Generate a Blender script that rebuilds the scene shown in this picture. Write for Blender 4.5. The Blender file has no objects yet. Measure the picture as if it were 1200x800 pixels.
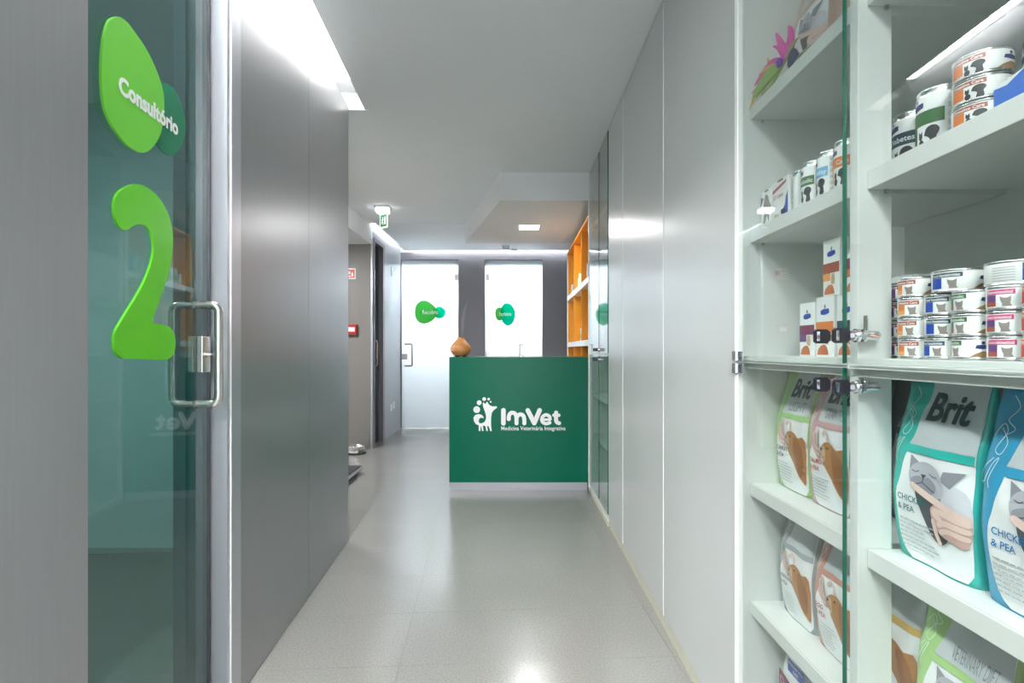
import bpy, bmesh, math, random
from mathutils import Vector, Matrix
from mathutils.geometry import tessellate_polygon
from math import sin, cos, pi, atan2, radians, hypot

random.seed(7)
SC = bpy.context.scene
COL = SC.collection

# ------------------------------------------------------------------ camera
F, CX, CY, EYE = 620.0, 602.0, 410.0, 1.158
cam_d = bpy.data.cameras.new('camera')
cam = bpy.data.objects.new('camera', cam_d); COL.objects.link(cam)
cam.location = (0, 0, EYE); cam.rotation_euler = (pi / 2, 0, 0)
cam_d.sensor_width = 36; cam_d.lens = F / 1200 * 36
cam_d.shift_x = (600 - CX) / 1200; cam_d.shift_y = (CY - 400) / 1200
cam_d.clip_start = 0.02
SC.camera = cam

# ------------------------------------------------------------------ world, exposure
SC.view_settings.view_transform = 'Standard'; SC.view_settings.look = 'None'
SC.view_settings.gamma = 1; SC.view_settings.use_curve_mapping = False
SC.view_settings.exposure = 1.36
W = bpy.data.worlds.new('daylight'); SC.world = W; W.use_nodes = True
W.node_tree.nodes['Background'].inputs[0].default_value = (0.86, 0.93, 1.0, 1)
W.node_tree.nodes['Background'].inputs[1].default_value = 3.0
SC.cycles.max_bounces = 10; SC.cycles.diffuse_bounces = 5; SC.cycles.glossy_bounces = 5
SC.cycles.transparent_max_bounces = 24
SC.cycles.caustics_reflective = False; SC.cycles.caustics_refractive = False
SC.cycles.sample_clamp_indirect = 6

def area(name, loc, sx, sy, power, rot=(0, 0, 0), col=(1, 1, 1), portal=False, spread=None):
    d = bpy.data.lights.new(name, 'AREA'); d.shape = 'RECTANGLE'; d.size = sx; d.size_y = sy
    d.energy = power; d.color = col
    if spread: d.spread = spread
    o = bpy.data.objects.new(name, d); o.location = loc; o.rotation_euler = rot; COL.objects.link(o)
    if portal: d.cycles.is_portal = True
    return o

# fill daylight through glazing added out of view behind the camera (portal = sampling aid of the world light)
area('fill_window_portal', (-0.15, -2.98, 1.3), 1.5, 2.3, 1, rot=(pi / 2, 0, 0), portal=True)
# the lit rooms behind the two frosted doors
area('recovery_room_daylight', (-1.24, 8.75, 2.25), 1.2, 0.7, 58, rot=(radians(-68), 0, 0), col=(0.93, 0.97, 1))
area('office_daylight', (0.1, 8.75, 2.25), 1.2, 0.7, 58, rot=(radians(-68), 0, 0), col=(0.93, 0.97, 1))

# ------------------------------------------------------------------ materials
MATS = {}
def mat(name, col, rough=0.5, metal=0.0, spec=0.5, var=0.0, vscale=8.0, bump=0.0, bscale=200.0, coat=0.0,
        emit=0.0, ecol=None, aniso=None):
    if name in MATS: return MATS[name]
    m = bpy.data.materials.new(name); m.use_nodes = True
    nt = m.node_tree; b = nt.nodes['Principled BSDF']
    b.inputs['Base Color'].default_value = (*col, 1); b.inputs['Roughness'].default_value = rough
    b.inputs['Metallic'].default_value = metal; b.inputs['Specular IOR Level'].default_value = spec
    if coat: b.inputs['Coat Weight'].default_value = coat; b.inputs['Coat Roughness'].default_value = 0.06
    if emit:
        b.inputs['Emission Color'].default_value = (*(ecol or col), 1); b.inputs['Emission Strength'].default_value = emit
    tc = nt.nodes.new('ShaderNodeTexCoord')
    if var:
        n = nt.nodes.new('ShaderNodeTexNoise'); n.inputs['Scale'].default_value = vscale; n.inputs['Detail'].default_value = 4
        nt.links.new(tc.outputs['Object'], n.inputs['Vector'])
        r = nt.nodes.new('ShaderNodeMix'); r.data_type = 'RGBA'
        r.inputs[6].default_value = (*[max(0, c * (1 - var)) for c in col], 1)
        r.inputs[7].default_value = (*[min(1, c * (1 + var)) for c in col], 1)
        nt.links.new(n.outputs['Fac'], r.inputs[0]); nt.links.new(r.outputs[2], b.inputs['Base Color'])
        if aniso:
            mp = nt.nodes.new('ShaderNodeMapping'); mp.inputs['Scale'].default_value = aniso
            nt.links.new(tc.outputs['Object'], mp.inputs['Vector']); nt.links.new(mp.outputs[0], n.inputs['Vector'])
    if bump:
        n2 = nt.nodes.new('ShaderNodeTexNoise'); n2.inputs['Scale'].default_value = bscale
        nt.links.new(tc.outputs['Object'], n2.inputs['Vector'])
        bp = nt.nodes.new('ShaderNodeBump'); bp.inputs['Strength'].default_value = bump; bp.inputs['Distance'].default_value = 0.002
        nt.links.new(n2.outputs['Fac'], bp.inputs['Height']); nt.links.new(bp.outputs[0], b.inputs['Normal'])
    MATS[name] = m
    return m

def glass_mat(name, tint, ior=1.5, rough=0.0, haze=0.0):
    m = bpy.data.materials.new(name); m.use_nodes = True; nt = m.node_tree; nt.nodes.clear()
    out = nt.nodes.new('ShaderNodeOutputMaterial'); mx = nt.nodes.new('ShaderNodeMixShader')
    fr = nt.nodes.new('ShaderNodeFresnel')
    ge = nt.nodes.new('ShaderNodeNewGeometry'); iv = nt.nodes.new('ShaderNodeMix')     # same reflectance on both faces of the thin pane
    iv.inputs[2].default_value = ior; iv.inputs[3].default_value = 1 / ior
    nt.links.new(ge.outputs['Backfacing'], iv.inputs[0]); nt.links.new(iv.outputs[0], fr.inputs[0])
    t = nt.nodes.new('ShaderNodeBsdfTransparent'); t.inputs[0].default_value = (*tint, 1)
    g = nt.nodes.new('ShaderNodeBsdfGlossy'); g.inputs['Roughness'].default_value = rough
    nt.links.new(fr.outputs[0], mx.inputs[0]); nt.links.new(t.outputs[0], mx.inputs[1]); nt.links.new(g.outputs[0], mx.inputs[2])
    nt.links.new(mx.outputs[0], out.inputs[0])
    MATS[name] = m
    return m

def frosted_mat(name):
    m = bpy.data.materials.new(name); m.use_nodes = True; nt = m.node_tree; nt.nodes.clear()
    out = nt.nodes.new('ShaderNodeOutputMaterial')
    tr = nt.nodes.new('ShaderNodeBsdfTranslucent'); tr.inputs[0].default_value = (0.93, 0.97, 1, 1)
    di = nt.nodes.new('ShaderNodeBsdfDiffuse'); di.inputs[0].default_value = (0.8, 0.86, 0.9, 1)
    m1 = nt.nodes.new('ShaderNodeMixShader'); m1.inputs[0].default_value = 0.3
    g = nt.nodes.new('ShaderNodeBsdfGlossy'); g.inputs['Roughness'].default_value = 0.12
    fr = nt.nodes.new('ShaderNodeFresnel'); fr.inputs[0].default_value = 1.45
    m2 = nt.nodes.new('ShaderNodeMixShader')
    nt.links.new(tr.outputs[0], m1.inputs[1]); nt.links.new(di.outputs[0], m1.inputs[2])
    nt.links.new(fr.outputs[0], m2.inputs[0]); nt.links.new(m1.outputs[0], m2.inputs[1]); nt.links.new(g.outputs[0], m2.inputs[2])
    nt.links.new(m2.outputs[0], out.inputs[0])
    MATS[name] = m
    return m

M_ceil = mat('ceiling_paint', (0.84, 0.85, 0.86), 0.7, var=0.02, vscale=3)
M_white = mat('white_lacquer', (0.80, 0.82, 0.80), 0.35, var=0.015, vscale=6)
M_whitewall = mat('white_wall_paint', (0.78, 0.79, 0.79), 0.6, var=0.02, vscale=4)
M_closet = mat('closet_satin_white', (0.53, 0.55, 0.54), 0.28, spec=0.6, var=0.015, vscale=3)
M_edgewhite = mat('bright_edge_band', (0.92, 0.93, 0.92), 0.3)
M_cabin = mat('cabinet_interior_white', (0.72, 0.755, 0.735), 0.4, var=0.015, vscale=5)
M_dark = mat('grey_laminate', (0.33, 0.335, 0.345), 0.32, metal=0.5, spec=0.6, var=0.05, vscale=6, aniso=(20, 20, 0.6))
M_greywall = mat('grey_wall_paint', (0.19, 0.19, 0.215), 0.45, var=0.03, vscale=5)
M_niche = mat('taupe_wall_laminate', (0.23, 0.215, 0.205), 0.45, var=0.03, vscale=5)
M_alu = mat('anodised_aluminium', (0.55, 0.55, 0.60), 0.35, metal=0.7, var=0.03, vscale=30)
M_alud = mat('dark_frame_metal', (0.27, 0.26, 0.30), 0.4, metal=0.4, var=0.03, vscale=30)
M_steel = mat('brushed_steel', (0.62, 0.60, 0.56), 0.25, metal=1.0, var=0.05, vscale=60)
M_chrome = mat('chrome', (0.80, 0.80, 0.82), 0.08, metal=1.0)
M_seal = mat('door_seal', (0.82, 0.82, 0.78), 0.5)
M_black = mat('black_plastic', (0.012, 0.012, 0.016), 0.35, var=0.1, vscale=60)
M_counter = mat('green_counter_laminate', (0.0, 0.125, 0.068), 0.24, spec=0.16, var=0.04, vscale=3)
M_countertop = mat('green_counter_edge', (0.0, 0.11, 0.06), 0.35)
M_plinth = mat('plinth_aluminium', (0.40, 0.40, 0.44), 0.4, metal=0.4)
M_skirt = mat('cream_skirting', (0.55, 0.54, 0.44), 0.5, var=0.08, vscale=20)
M_orange = mat('orange_board', (0.80, 0.33, 0.015), 0.5, var=0.05, vscale=10)
M_print_white = mat('white_print', (0.86, 0.88, 0.88), 0.45)
M_signgreen = mat('lime_green_acrylic', (0.115, 0.56, 0.02), 0.3, spec=0.35, var=0.02, vscale=5)
M_signgreen2 = mat('light_green_acrylic', (0.165, 0.60, 0.06), 0.3, spec=0.35, var=0.02, vscale=5)
M_signdark = mat('deep_green_acrylic', (0.01, 0.22, 0.11), 0.12, spec=0.6)
def film_mat(name, col):
    m = bpy.data.materials.new(name); m.use_nodes = True; nt = m.node_tree; nt.nodes.clear()
    out = nt.nodes.new('ShaderNodeOutputMaterial'); mx = nt.nodes.new('ShaderNodeMixShader'); mx.inputs[0].default_value = 0.5
    t = nt.nodes.new('ShaderNodeBsdfTranslucent'); d = nt.nodes.new('ShaderNodeBsdfDiffuse')
    t.inputs[0].default_value = (*col, 1); d.inputs[0].default_value = (*col, 1)
    nt.links.new(d.outputs[0], mx.inputs[1]); nt.links.new(t.outputs[0], mx.inputs[2]); nt.links.new(mx.outputs[0], out.inputs[0])
    return m

M_mint = film_mat('mint_film', (0.0, 0.40, 0.21)); M_leaf = film_mat('grass_green_film', (0.045, 0.32, 0.045))
M_glass = glass_mat('cabinet_glass', (0.965, 0.985, 0.975), 1.45)
M_glassdoor = glass_mat('green_door_glass', (0.56, 0.74, 0.71), 1.5)
M_glassdark = glass_mat('dark_door_glass', (0.30, 0.42, 0.42), 1.5)
M_glassedge = mat('glass_edge', (0.0, 0.085, 0.05), 0.12, spec=0.7)
M_frost = frosted_mat('frosted_glass')
M_led = mat('led_diffuser', (1, 1, 1), 0.5, emit=8, ecol=(1, 0.99, 0.97))
M_ledsoft = mat('led_strip_soft', (1, 1, 1), 0.5, emit=3.0, ecol=(0.97, 0.98, 1))
M_red = mat('red_plastic', (0.42, 0.015, 0.01), 0.4)
M_wood = mat('diffuser_wood', (0.52, 0.22, 0.07), 0.4, var=0.25, vscale=5, aniso=(1, 1, 8))
M_rubber = mat('dark_rubber', (0.03, 0.03, 0.03), 0.7)

def floor_mat():
    m = bpy.data.materials.new('speckled_vinyl'); m.use_nodes = True; nt = m.node_tree; b = nt.nodes['Principled BSDF']
    g = nt.nodes.new('ShaderNodeNewGeometry')
    n1 = nt.nodes.new('ShaderNodeTexNoise'); n1.inputs['Scale'].default_value = 140; n1.inputs['Detail'].default_value = 2
    n2 = nt.nodes.new('ShaderNodeTexNoise'); n2.inputs['Scale'].default_value = 2.2; n2.inputs['Detail'].default_value = 5
    for n in (n1, n2): nt.links.new(g.outputs['Position'], n.inputs['Vector'])
    r = nt.nodes.new('ShaderNodeValToRGB'); r.color_ramp.elements[0].position = 0.3; r.color_ramp.elements[1].position = 0.7
    r.color_ramp.elements[0].color = (0.215, 0.215, 0.20, 1); r.color_ramp.elements[1].color = (0.29, 0.287, 0.267, 1)
    nt.links.new(n1.outputs['Fac'], r.inputs[0])
    mx = nt.nodes.new('ShaderNodeMix'); mx.data_type = 'RGBA'; mx.blend_type = 'MULTIPLY'; mx.inputs[0].default_value = 0.18
    r2 = nt.nodes.new('ShaderNodeValToRGB'); r2.color_ramp.elements[0].color = (0.75, 0.75, 0.75, 1); r2.color_ramp.elements[0].position = 0.2
    r2.color_ramp.elements[1].position = 0.8
    nt.links.new(n2.outputs['Fac'], r2.inputs[0])
    nt.links.new(r.outputs[0], mx.inputs[6]); nt.links.new(r2.outputs[0], mx.inputs[7]); nt.links.new(mx.outputs[2], b.inputs['Base Color'])
    mr = nt.nodes.new('ShaderNodeMapRange'); mr.inputs[1].default_value = 0.3; mr.inputs[2].default_value = 0.7
    mr.inputs[3].default_value = 0.19; mr.inputs[4].default_value = 0.25
    nt.links.new(n2.outputs['Fac'], mr.inputs[0]); nt.links.new(mr.outputs[0], b.inputs['Roughness'])
    b.inputs['Specular IOR Level'].default_value = 1.0
    bp = nt.nodes.new('ShaderNodeBump'); bp.inputs['Strength'].default_value = 0.05; bp.inputs['Distance'].default_value = 0.003
    n3 = nt.nodes.new('ShaderNodeTexNoise'); n3.inputs['Scale'].default_value = 18; n3.inputs['Detail'].default_value = 3
    nt.links.new(g.outputs['Position'], n3.inputs['Vector']); nt.links.new(n3.outputs['Fac'], bp.inputs['Height'])
    nt.links.new(bp.outputs[0], b.inputs['Normal'])
    return m
M_floor = floor_mat()
M_joint = mat('floor_joint', (0.20, 0.20, 0.185), 0.6)

# ------------------------------------------------------------------ geometry helpers
class MB:
    """collects one mesh; slots: list of materials, faces carry a slot index"""
    def __init__(s): s.v = []; s.f = []; s.mi = []; s.sm = []; s.xf = None
    def add(s, verts, faces, mi=0, smooth=False):
        o = len(s.v)
        s.v += [Vector(p) if s.xf is None else s.xf(p) for p in verts]
        for f in faces: s.f.append([i + o for i in f]); s.mi.append(mi); s.sm.append(smooth)
        return s
    def box(s, x0, x1, y0, y1, z0, z1, mi=0, bev=0.0):
        if bev:
            bm = bmesh.new(); bmesh.ops.create_cube(bm, size=1)
            for v in bm.verts: v.co = Vector(((x0 + x1) / 2 + v.co.x * (x1 - x0), (y0 + y1) / 2 + v.co.y * (y1 - y0), (z0 + z1) / 2 + v.co.z * (z1 - z0)))
            bmesh.ops.bevel(bm, geom=bm.edges[:], offset=bev, segments=2, affect='EDGES', profile=0.6)
            return s.bm(bm, mi)
        v = [(x0, y0, z0), (x1, y0, z0), (x1, y1, z0), (x0, y1, z0), (x0, y0, z1), (x1, y0, z1), (x1, y1, z1), (x0, y1, z1)]
        return s.add(v, [(3, 2, 1, 0), (4, 5, 6, 7), (0, 1, 5, 4), (1, 2, 6, 5), (2, 3, 7, 6), (3, 0, 4, 7)], mi)
    def bm(s, bm, mi=0, smooth=False):
        bm.verts.index_update()
        s.add([v.co.copy() for v in bm.verts], [[v.index for v in f.verts] for f in bm.faces], mi, smooth); bm.free(); return s
    def prism(s, poly, fn, t0, t1, mi=0, smooth=False):
        """poly of 2D points, fn(u, v, t) -> 3D; front at t1"""
        n = len(poly); tri = tessellate_polygon([[Vector((p[0], p[1], 0)) for p in poly]])
        A = sum(poly[i][0] * poly[(i + 1) % n][1] - poly[(i + 1) % n][0] * poly[i][1] for i in range(n))
        v = [fn(p[0], p[1], t0) for p in poly] + [fn(p[0], p[1], t1) for p in poly]
        f = []
        for t in tri:
            a, b, c = [poly[i] for i in t]
            ccw = (b[0] - a[0]) * (c[1] - a[1]) - (b[1] - a[1]) * (c[0] - a[0]) > 0
            t = tuple(t) if ccw else tuple(reversed(t))
            f.append(tuple(i + n for i in t)); f.append(tuple(reversed(t)))
        for i in range(n):
            j = (i + 1) % n
            f.append((i, j, j + n, i + n) if A > 0 else (j, i, i + n, j + n))
        return s.add(v, f, mi, smooth)
    def tube(s, path, r, n=12, mi=0, caps=True):
        path = [Vector(p) for p in path]; rings = []
        up = None
        for i, p in enumerate(path):
            d = (path[min(i + 1, len(path) - 1)] - path[max(i - 1, 0)]).normalized()
            if up is None:
                up = Vector((0, 0, 1)) if abs(d.z) < 0.9 else Vector((1, 0, 0))
            a = (up - d * up.dot(d)).normalized(); b = d.cross(a); up = a
            rr = r[i] if isinstance(r, (list, tuple)) else r
            rings.append([p + (a * cos(2 * pi * k / n) + b * sin(2 * pi * k / n)) * rr for k in range(n)])
        v = [q for ring in rings for q in ring]; f = []
        for i in range(len(rings) - 1):
            for k in range(n):
                f.append((i * n + k, i * n + (k + 1) % n, (i + 1) * n + (k + 1) % n, (i + 1) * n + k))
        s.add(v, f, mi, True)
        if caps:
            s.add(rings[0], [tuple(reversed(range(n)))], mi); s.add(rings[-1], [tuple(range(n))], mi)
        return s
    def lathe(s, prof, c=(0, 0, 0), n=32, mi=0, smooth=True):
        v = []; f = []
        for (r, z) in prof:
            for k in range(n): v.append((c[0] + r * cos(2 * pi * k / n), c[1] + r * sin(2 * pi * k / n), c[2] + z))
        for i in range(len(prof) - 1):
            for k in range(n):
                f.append((i * n + k, i * n + (k + 1) % n, (i + 1) * n + (k + 1) % n, (i + 1) * n + k))
        return s.add(v, f, mi, smooth)
    def mesh(s, name, mats):
        me = bpy.data.meshes.new(name); me.from_pydata([tuple(p) for p in s.v], [], s.f)
        for m in (mats if isinstance(mats, (list, tuple)) else [mats]): me.materials.append(m)
        me.polygons.foreach_set('material_index', s.mi); me.polygons.foreach_set('use_smooth', s.sm)
        me.update(); return me

def origin(o):
    p = Vector((0, 0, 0))
    while o: p += o.location; o = o.parent
    return p

def part(name, mb, mats, parent=None, label=None, world=True, kind=None):
    """one mesh object; with world=True the collected points are world positions"""
    if world and parent is not None:
        q = origin(parent); mb.v = [Vector(p) - q for p in mb.v]
    o = bpy.data.objects.new(name, mb.mesh(name, mats)); COL.objects.link(o)
    if parent is not None: o.parent = parent
    if label: o['label'] = label
    if kind: o['kind'] = kind
    return o

def tag(o, label, cat, group=None, kind=None):
    o['label'] = label; o['category'] = cat
    if group: o['group'] = group
    if kind: o['kind'] = kind
    return o

def thing(name, label, cat, loc=(0, 0, 0), rz=0.0, group=None, kind=None):
    o = bpy.data.objects.new(name, None); COL.objects.link(o); o.empty_display_size = 0.05
    o.location = loc; o.rotation_euler = (0, 0, rz)
    return tag(o, label, cat, group, kind)

def struct(name, mb, mats, label, cat):
    return tag(part(name, mb, mats), label, cat, kind='structure')

def dup(root, loc, rz, label=None):
    r = root.copy(); COL.objects.link(r); r.location = loc; r.rotation_euler = (0, 0, rz)
    if label: r['label'] = label
    for ch in list(root.children):
        c = ch.copy(); COL.objects.link(c); c.parent = r
        for g in list(ch.children):
            d = g.copy(); COL.objects.link(d); d.parent = c
    return r

def spline(pts, k=5, closed=True):
    """Catmull-Rom through the points"""
    n = len(pts); out = []
    rng = range(n) if closed else range(n - 1)
    for i in rng:
        p = [pts[(i + j - 1) % n] if closed else pts[min(max(i + j - 1, 0), n - 1)] for j in range(4)]
        for a in range(k):
            t = a / k
            out.append(tuple(0.5 * (2 * p[1][c] + (p[2][c] - p[0][c]) * t + (2 * p[0][c] - 5 * p[1][c] + 4 * p[2][c] - p[3][c]) * t * t
                       + (3 * p[1][c] - p[0][c] - 3 * p[2][c] + p[3][c]) * t ** 3) for c in range(len(p[0]))))
    if not closed: out.append(tuple(pts[-1]))
    return out

def ellipse(cx, cy, rx, ry, n=24, rot=0):
    return [(cx + rx * cos(2 * pi * i / n) * cos(rot) - ry * sin(2 * pi * i / n) * sin(rot),
             cy + rx * cos(2 * pi * i / n) * sin(rot) + ry * sin(2 * pi * i / n) * cos(rot)) for i in range(n)]

class Art:
    """flat print: triangles in 2D that are laid on a surface through a map (u, v, lift) -> 3D"""
    def __init__(s): s.v = []; s.f = []; s.z = []; s.k = 0
    def poly(s, pts):
        o = len(s.v); s.v += [tuple(p[:2]) for p in pts]; s.k += 1; s.z += [s.k] * len(pts)
        for t in tessellate_polygon([[Vector((p[0], p[1], 0)) for p in pts]]): s.f.append([i + o for i in t])
        return s
    def rect(s, u0, u1, v0, v1): return s.poly([(u0, v0), (u1, v0), (u1, v1), (u0, v1)])
    def stroke(s, pts, w, n=10):
        """one ribbon with round ends"""
        L = []; R = []; N_ = len(pts); h = w / 2
        for i, p in enumerate(pts):
            a, b = pts[max(i - 1, 0)], pts[min(i + 1, N_ - 1)]; d = hypot(b[0] - a[0], b[1] - a[1]) or 1e-9
            nx, ny = -(b[1] - a[1]) / d * h, (b[0] - a[0]) / d * h
            L.append((p[0] + nx, p[1] + ny)); R.append((p[0] - nx, p[1] - ny))
        def cap(p, q, m):
            a = atan2(q[1] - p[1], q[0] - p[0])
            return [(p[0] + h * cos(a - pi * (k + 1) / (m + 1)), p[1] + h * sin(a - pi * (k + 1) / (m + 1))) for k in range(m)]
        s.k += 1
        o = len(s.v); s.v += L + R; s.z += [s.k] * (2 * N_)
        for i in range(N_ - 1): s.f += [[o + i, o + N_ + i, o + N_ + i + 1], [o + i, o + N_ + i + 1, o + i + 1]]
        for (p, q, c, r) in ((pts[-1], L[-1], o + N_ - 1, o + 2 * N_ - 1), (pts[0], R[0], o + N_, o)):
            cp = cap(p, q, max(3, n // 2)); o2 = len(s.v); s.v += cp; s.z += [s.k] * len(cp)
            ring = [c] + [o2 + i for i in range(len(cp))] + [r]
            for i in range(1, len(ring) - 1): s.f.append([ring[0], ring[i], ring[i + 1]])
        return s
    def text(s, txt, u, v, size, width=None, bold=0.0, shear=0.0, align='LEFT', xs=1.0, fat=0.0):
        vs, fs = text_tris(txt, bold, shear)
        w0, w1 = min(p[0] for p in vs), max(p[0] for p in vs)
        k = size; kx = width / (w1 - w0) if width else size * xs
        off = {'LEFT': -w0, 'CENTER': -(w0 + w1) / 2, 'RIGHT': -w1}[align]
        for dx, dy in ((0, 0), (-fat, -fat / 2), (fat, fat / 2), (-fat, fat / 2), (fat, -fat / 2)) if fat else ((0, 0),):     # fat: heavier strokes
            o = len(s.v); s.v += [(u + (p[0] + off + dx) * kx, v + (p[1] + dy) * k) for p in vs]; s.k += 1; s.z += [s.k] * len(vs)
            s.f += [[i + o for i in f] for f in fs]
        return s
    def lay(s, fn, lift, cell=None, mb=None, mi=0, step=0.00004):
        mb = mb or MB()
        bm = bmesh.new(); vs = [bm.verts.new((p[0], p[1], z * step)) for p, z in zip(s.v, s.z)]   # overlapping shapes lie on one another
        for f in s.f:
            a, b, c = [s.v[i] for i in f]
            A = (b[0] - a[0]) * (c[1] - a[1]) - (b[1] - a[1]) * (c[0] - a[0])
            if abs(A) < 1e-14: continue
            try: bm.faces.new([vs[i] for i in (f if A > 0 else reversed(f))])
            except ValueError: pass
        if cell:
            for ax in (0, 1):
                lo = min(p[ax] for p in s.v); hi = max(p[ax] for p in s.v)
                k = math.ceil(lo / cell)
                while k * cell < hi:
                    no = Vector((1, 0, 0)) if ax == 0 else Vector((0, 1, 0))
                    bmesh.ops.bisect_plane(bm, geom=bm.verts[:] + bm.edges[:] + bm.faces[:], plane_co=no * (k * cell), plane_no=no, dist=1e-7)
                    k += 1
        for v in bm.verts: v.co = Vector(fn(v.co.x, v.co.y, lift + v.co.z))
        return mb.bm(bm, mi, True)

_TX = {}
def text_tris(txt, bold, shear):
    key = (txt, bold, shear)
    if key in _TX: return _TX[key]
    cu = bpy.data.curves.new('t', 'FONT'); cu.body = txt; cu.size = 1; cu.offset = bold; cu.shear = shear
    cu.dimensions = '2D'; cu.fill_mode = 'FRONT'; cu.resolution_u = 3
    o = bpy.data.objects.new('t', cu); COL.objects.link(o); bpy.context.view_layer.update()
    ev = o.evaluated_get(bpy.context.evaluated_depsgraph_get()); me = ev.to_mesh()
    vs = [tuple(v.co) for v in me.vertices]; fs = []
    for p in me.polygons:
        ii = list(p.vertices)
        for k in range(1, len(ii) - 1): fs.append([ii[0], ii[k], ii[k + 1]])
    ev.to_mesh_clear(); bpy.data.objects.remove(o); bpy.data.curves.remove(cu)
    _TX[key] = (vs, fs); return vs, fs

def at(x, y, Y): return Vector(((x - CX) * Y / F, Y, EYE + (CY - y) * Y / F))

# ------------------------------------------------------------------ the left wall's own frame (it runs 3.5 degrees off the corridor axis)
LA = math.atan(0.0605); LO = Vector((-0.809, 0, 0))
LS = Vector((-sin(LA), cos(LA), 0)); LN = Vector((cos(LA), sin(LA), 0))
def LW(p): return LO + LN * p[0] + LS * p[1] + Vector((0, 0, p[2]))       # (out, along, up)
def LB(): m = MB(); m.xf = LW; return m
XR = 0.622            # face of the right-hand cupboards
CEIL = 2.62
YC = 4.366            # counter front

# ------------------------------------------------------------------ floor with its vinyl tiles
fl = struct('floor', MB().box(-3.6, 1.0, -3.1, 7.95, -0.05, -0.0022), M_joint, 'pale grey speckled vinyl floor of the corridor', 'floor')
TWX, TWY = 0.513, 0.393
tile_me = None
TA = LA
tu = Vector((cos(TA), sin(TA), 0)); tv = Vector((-sin(TA), cos(TA), 0))
t0 = Vector((-0.442, 2.333, 0))
bmt = MB().box(0.0004, TWX - 0.0004, 0.0004, TWY - 0.0004, -0.0021, 0.0)
tile_me = bmt.mesh('tile', M_floor)
for i in range(-6, 4):
    for j in range(-14, 16):
        p = t0 + tu * (i * TWX) + tv * (j * TWY)
        c = p + tu * TWX / 2 + tv * TWY / 2
        if c.y < -3.1 or c.y > 8.0 or c.x < -3.0 or c.x > 0.95: continue
        if c.x < -0.809 - 0.0605 * c.y - 0.5 and c.y < 3.0: continue
        o = bpy.data.objects.new('tile', tile_me); COL.objects.link(o); o.parent = fl
        o.location = p; o.rotation_euler = (0, 0, TA)

# ------------------------------------------------------------------ ceiling
cm = MB()
sl = lambda Y, n: -0.809 - 0.0605 * Y + n
def slab(poly, z0, z1, mb): mb.prism(poly, lambda u, v, t: (u, v, t), z0, z1)
SLOT = 0.098
YE = 3.215
slab([(sl(-3.1, SLOT), -3.1), (1.0, -3.1), (1.0, YE), (sl(YE, SLOT), YE)], CEIL, CEIL + 0.06, cm)
slab([(-1.667, YE), (1.0, YE), (1.0, 6.11), (-1.667, 6.11)], CEIL, CEIL + 0.06, cm)
slab([(-1.595, 6.11), (1.0, 6.11), (1.0, 7.72), (-1.595, 7.72)], CEIL - 0.006, CEIL + 0.06, cm)
ceil = struct('ceiling', cm, M_ceil, 'flat pale grey painted ceiling above the corridor', 'ceiling')
# recess of the light slot beside the left wall
m = LB()
m.box(-0.09, SLOT, -3.1, 3.22, CEIL + 0.10, CEIL + 0.13)
m.box(-0.11, -0.09, -3.1, 3.22, CEIL, CEIL + 0.13)
m.box(SLOT, SLOT + 0.02, -3.1, 3.22, CEIL + 0.061, CEIL + 0.13)
m.box(-0.11, SLOT + 0.02, 3.22, 3.24, CEIL - 0.004, CEIL + 0.13)
part('slot_lining', m, M_whitewall, ceil, 'white lining of the ceiling light slot')
# bulkhead above the counter
bk = MB(); slab([(-0.113, YC), (0.93, YC), (0.93, 6.11), (-0.56, 6.11)], 2.392, CEIL, bk)
struct('trim_1', bk, mat('bulkhead_white', (0.76, 0.77, 0.77), 0.7, var=0.02, vscale=3), 'white dropped ceiling box above the green counter', 'bulkhead')
# far cove slots
m = MB(); m.box(-1.70, -1.575, 6.19, 7.9, CEIL + 0.07, CEIL + 0.1); m.box(-1.595, -1.58, 6.11, 7.72, CEIL + 0.055, CEIL + 0.1)
m.box(-1.70, 1.0, 7.70, 7.92, CEIL + 0.07, CEIL + 0.1)
part('cove_lining', m, M_whitewall, ceil, 'white lining of the ceiling slot over the frosted doors')

# ------------------------------------------------------------------ left wall: laminate panels, jamb
S0, S1, S2, S3 = 1.089, 1.779, 2.480, 3.217
wl = struct('wall_left', LB().box(-0.11, -0.012, S1 + 0.005, S3 - 0.01, 0, CEIL + 0.02).box(-0.11, -0.012, -3.1, S0 - 0.06, 0, CEIL + 0.02),
            M_alud, 'dark grey laminate wall along the corridor', 'wall')
for (a, b, l) in ((-3.1, -1.12, None), (-1.117, -0.001, None), (0.002, S0, 'plain grey laminate panel beside the glass door'),
                  (S1, S2 - 0.0015, 'grey laminate panel next to the door jamb'), (S2 + 0.0015, S3, 'grey laminate panel at the wall end')):
    part('panel', LB().box(-0.0115, 0, a, b, 0.003, CEIL + 0.012), M_dark, wl, l)
part('end_panel', LB().box(-0.11, 0, S3 - 0.009, S3, 0.003, CEIL + 0.012), M_dark, wl)
part('over_door_panel', LB().box(-0.0115, 0, S0 + 0.001, S1 - 0.001, 2.50, CEIL + 0.012), M_dark, wl)

# ------------------------------------------------------------------ consulting room behind the glass door
m = MB(); m.box(-3.4, -3.35, -0.7, 3.15, 0, 2.6); m.box(-3.4, -1.16, 3.10, 3.15, 0, 2.62); m.box(-3.4, -0.95, -0.75, -0.7, 0, 2.6)
struct('wall_consulting', m, mat('consulting_wall_paint', (0.55, 0.64, 0.65), 0.6, var=0.03), 'pale walls of the consulting room behind the glass door', 'wall')
m = MB(); m.box(-3.4, -1.12, -0.75, 3.15, 2.6, 2.62)
struct('ceiling_consulting', m, M_ceil, 'ceiling of the consulting room behind the glass door', 'ceiling')

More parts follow.
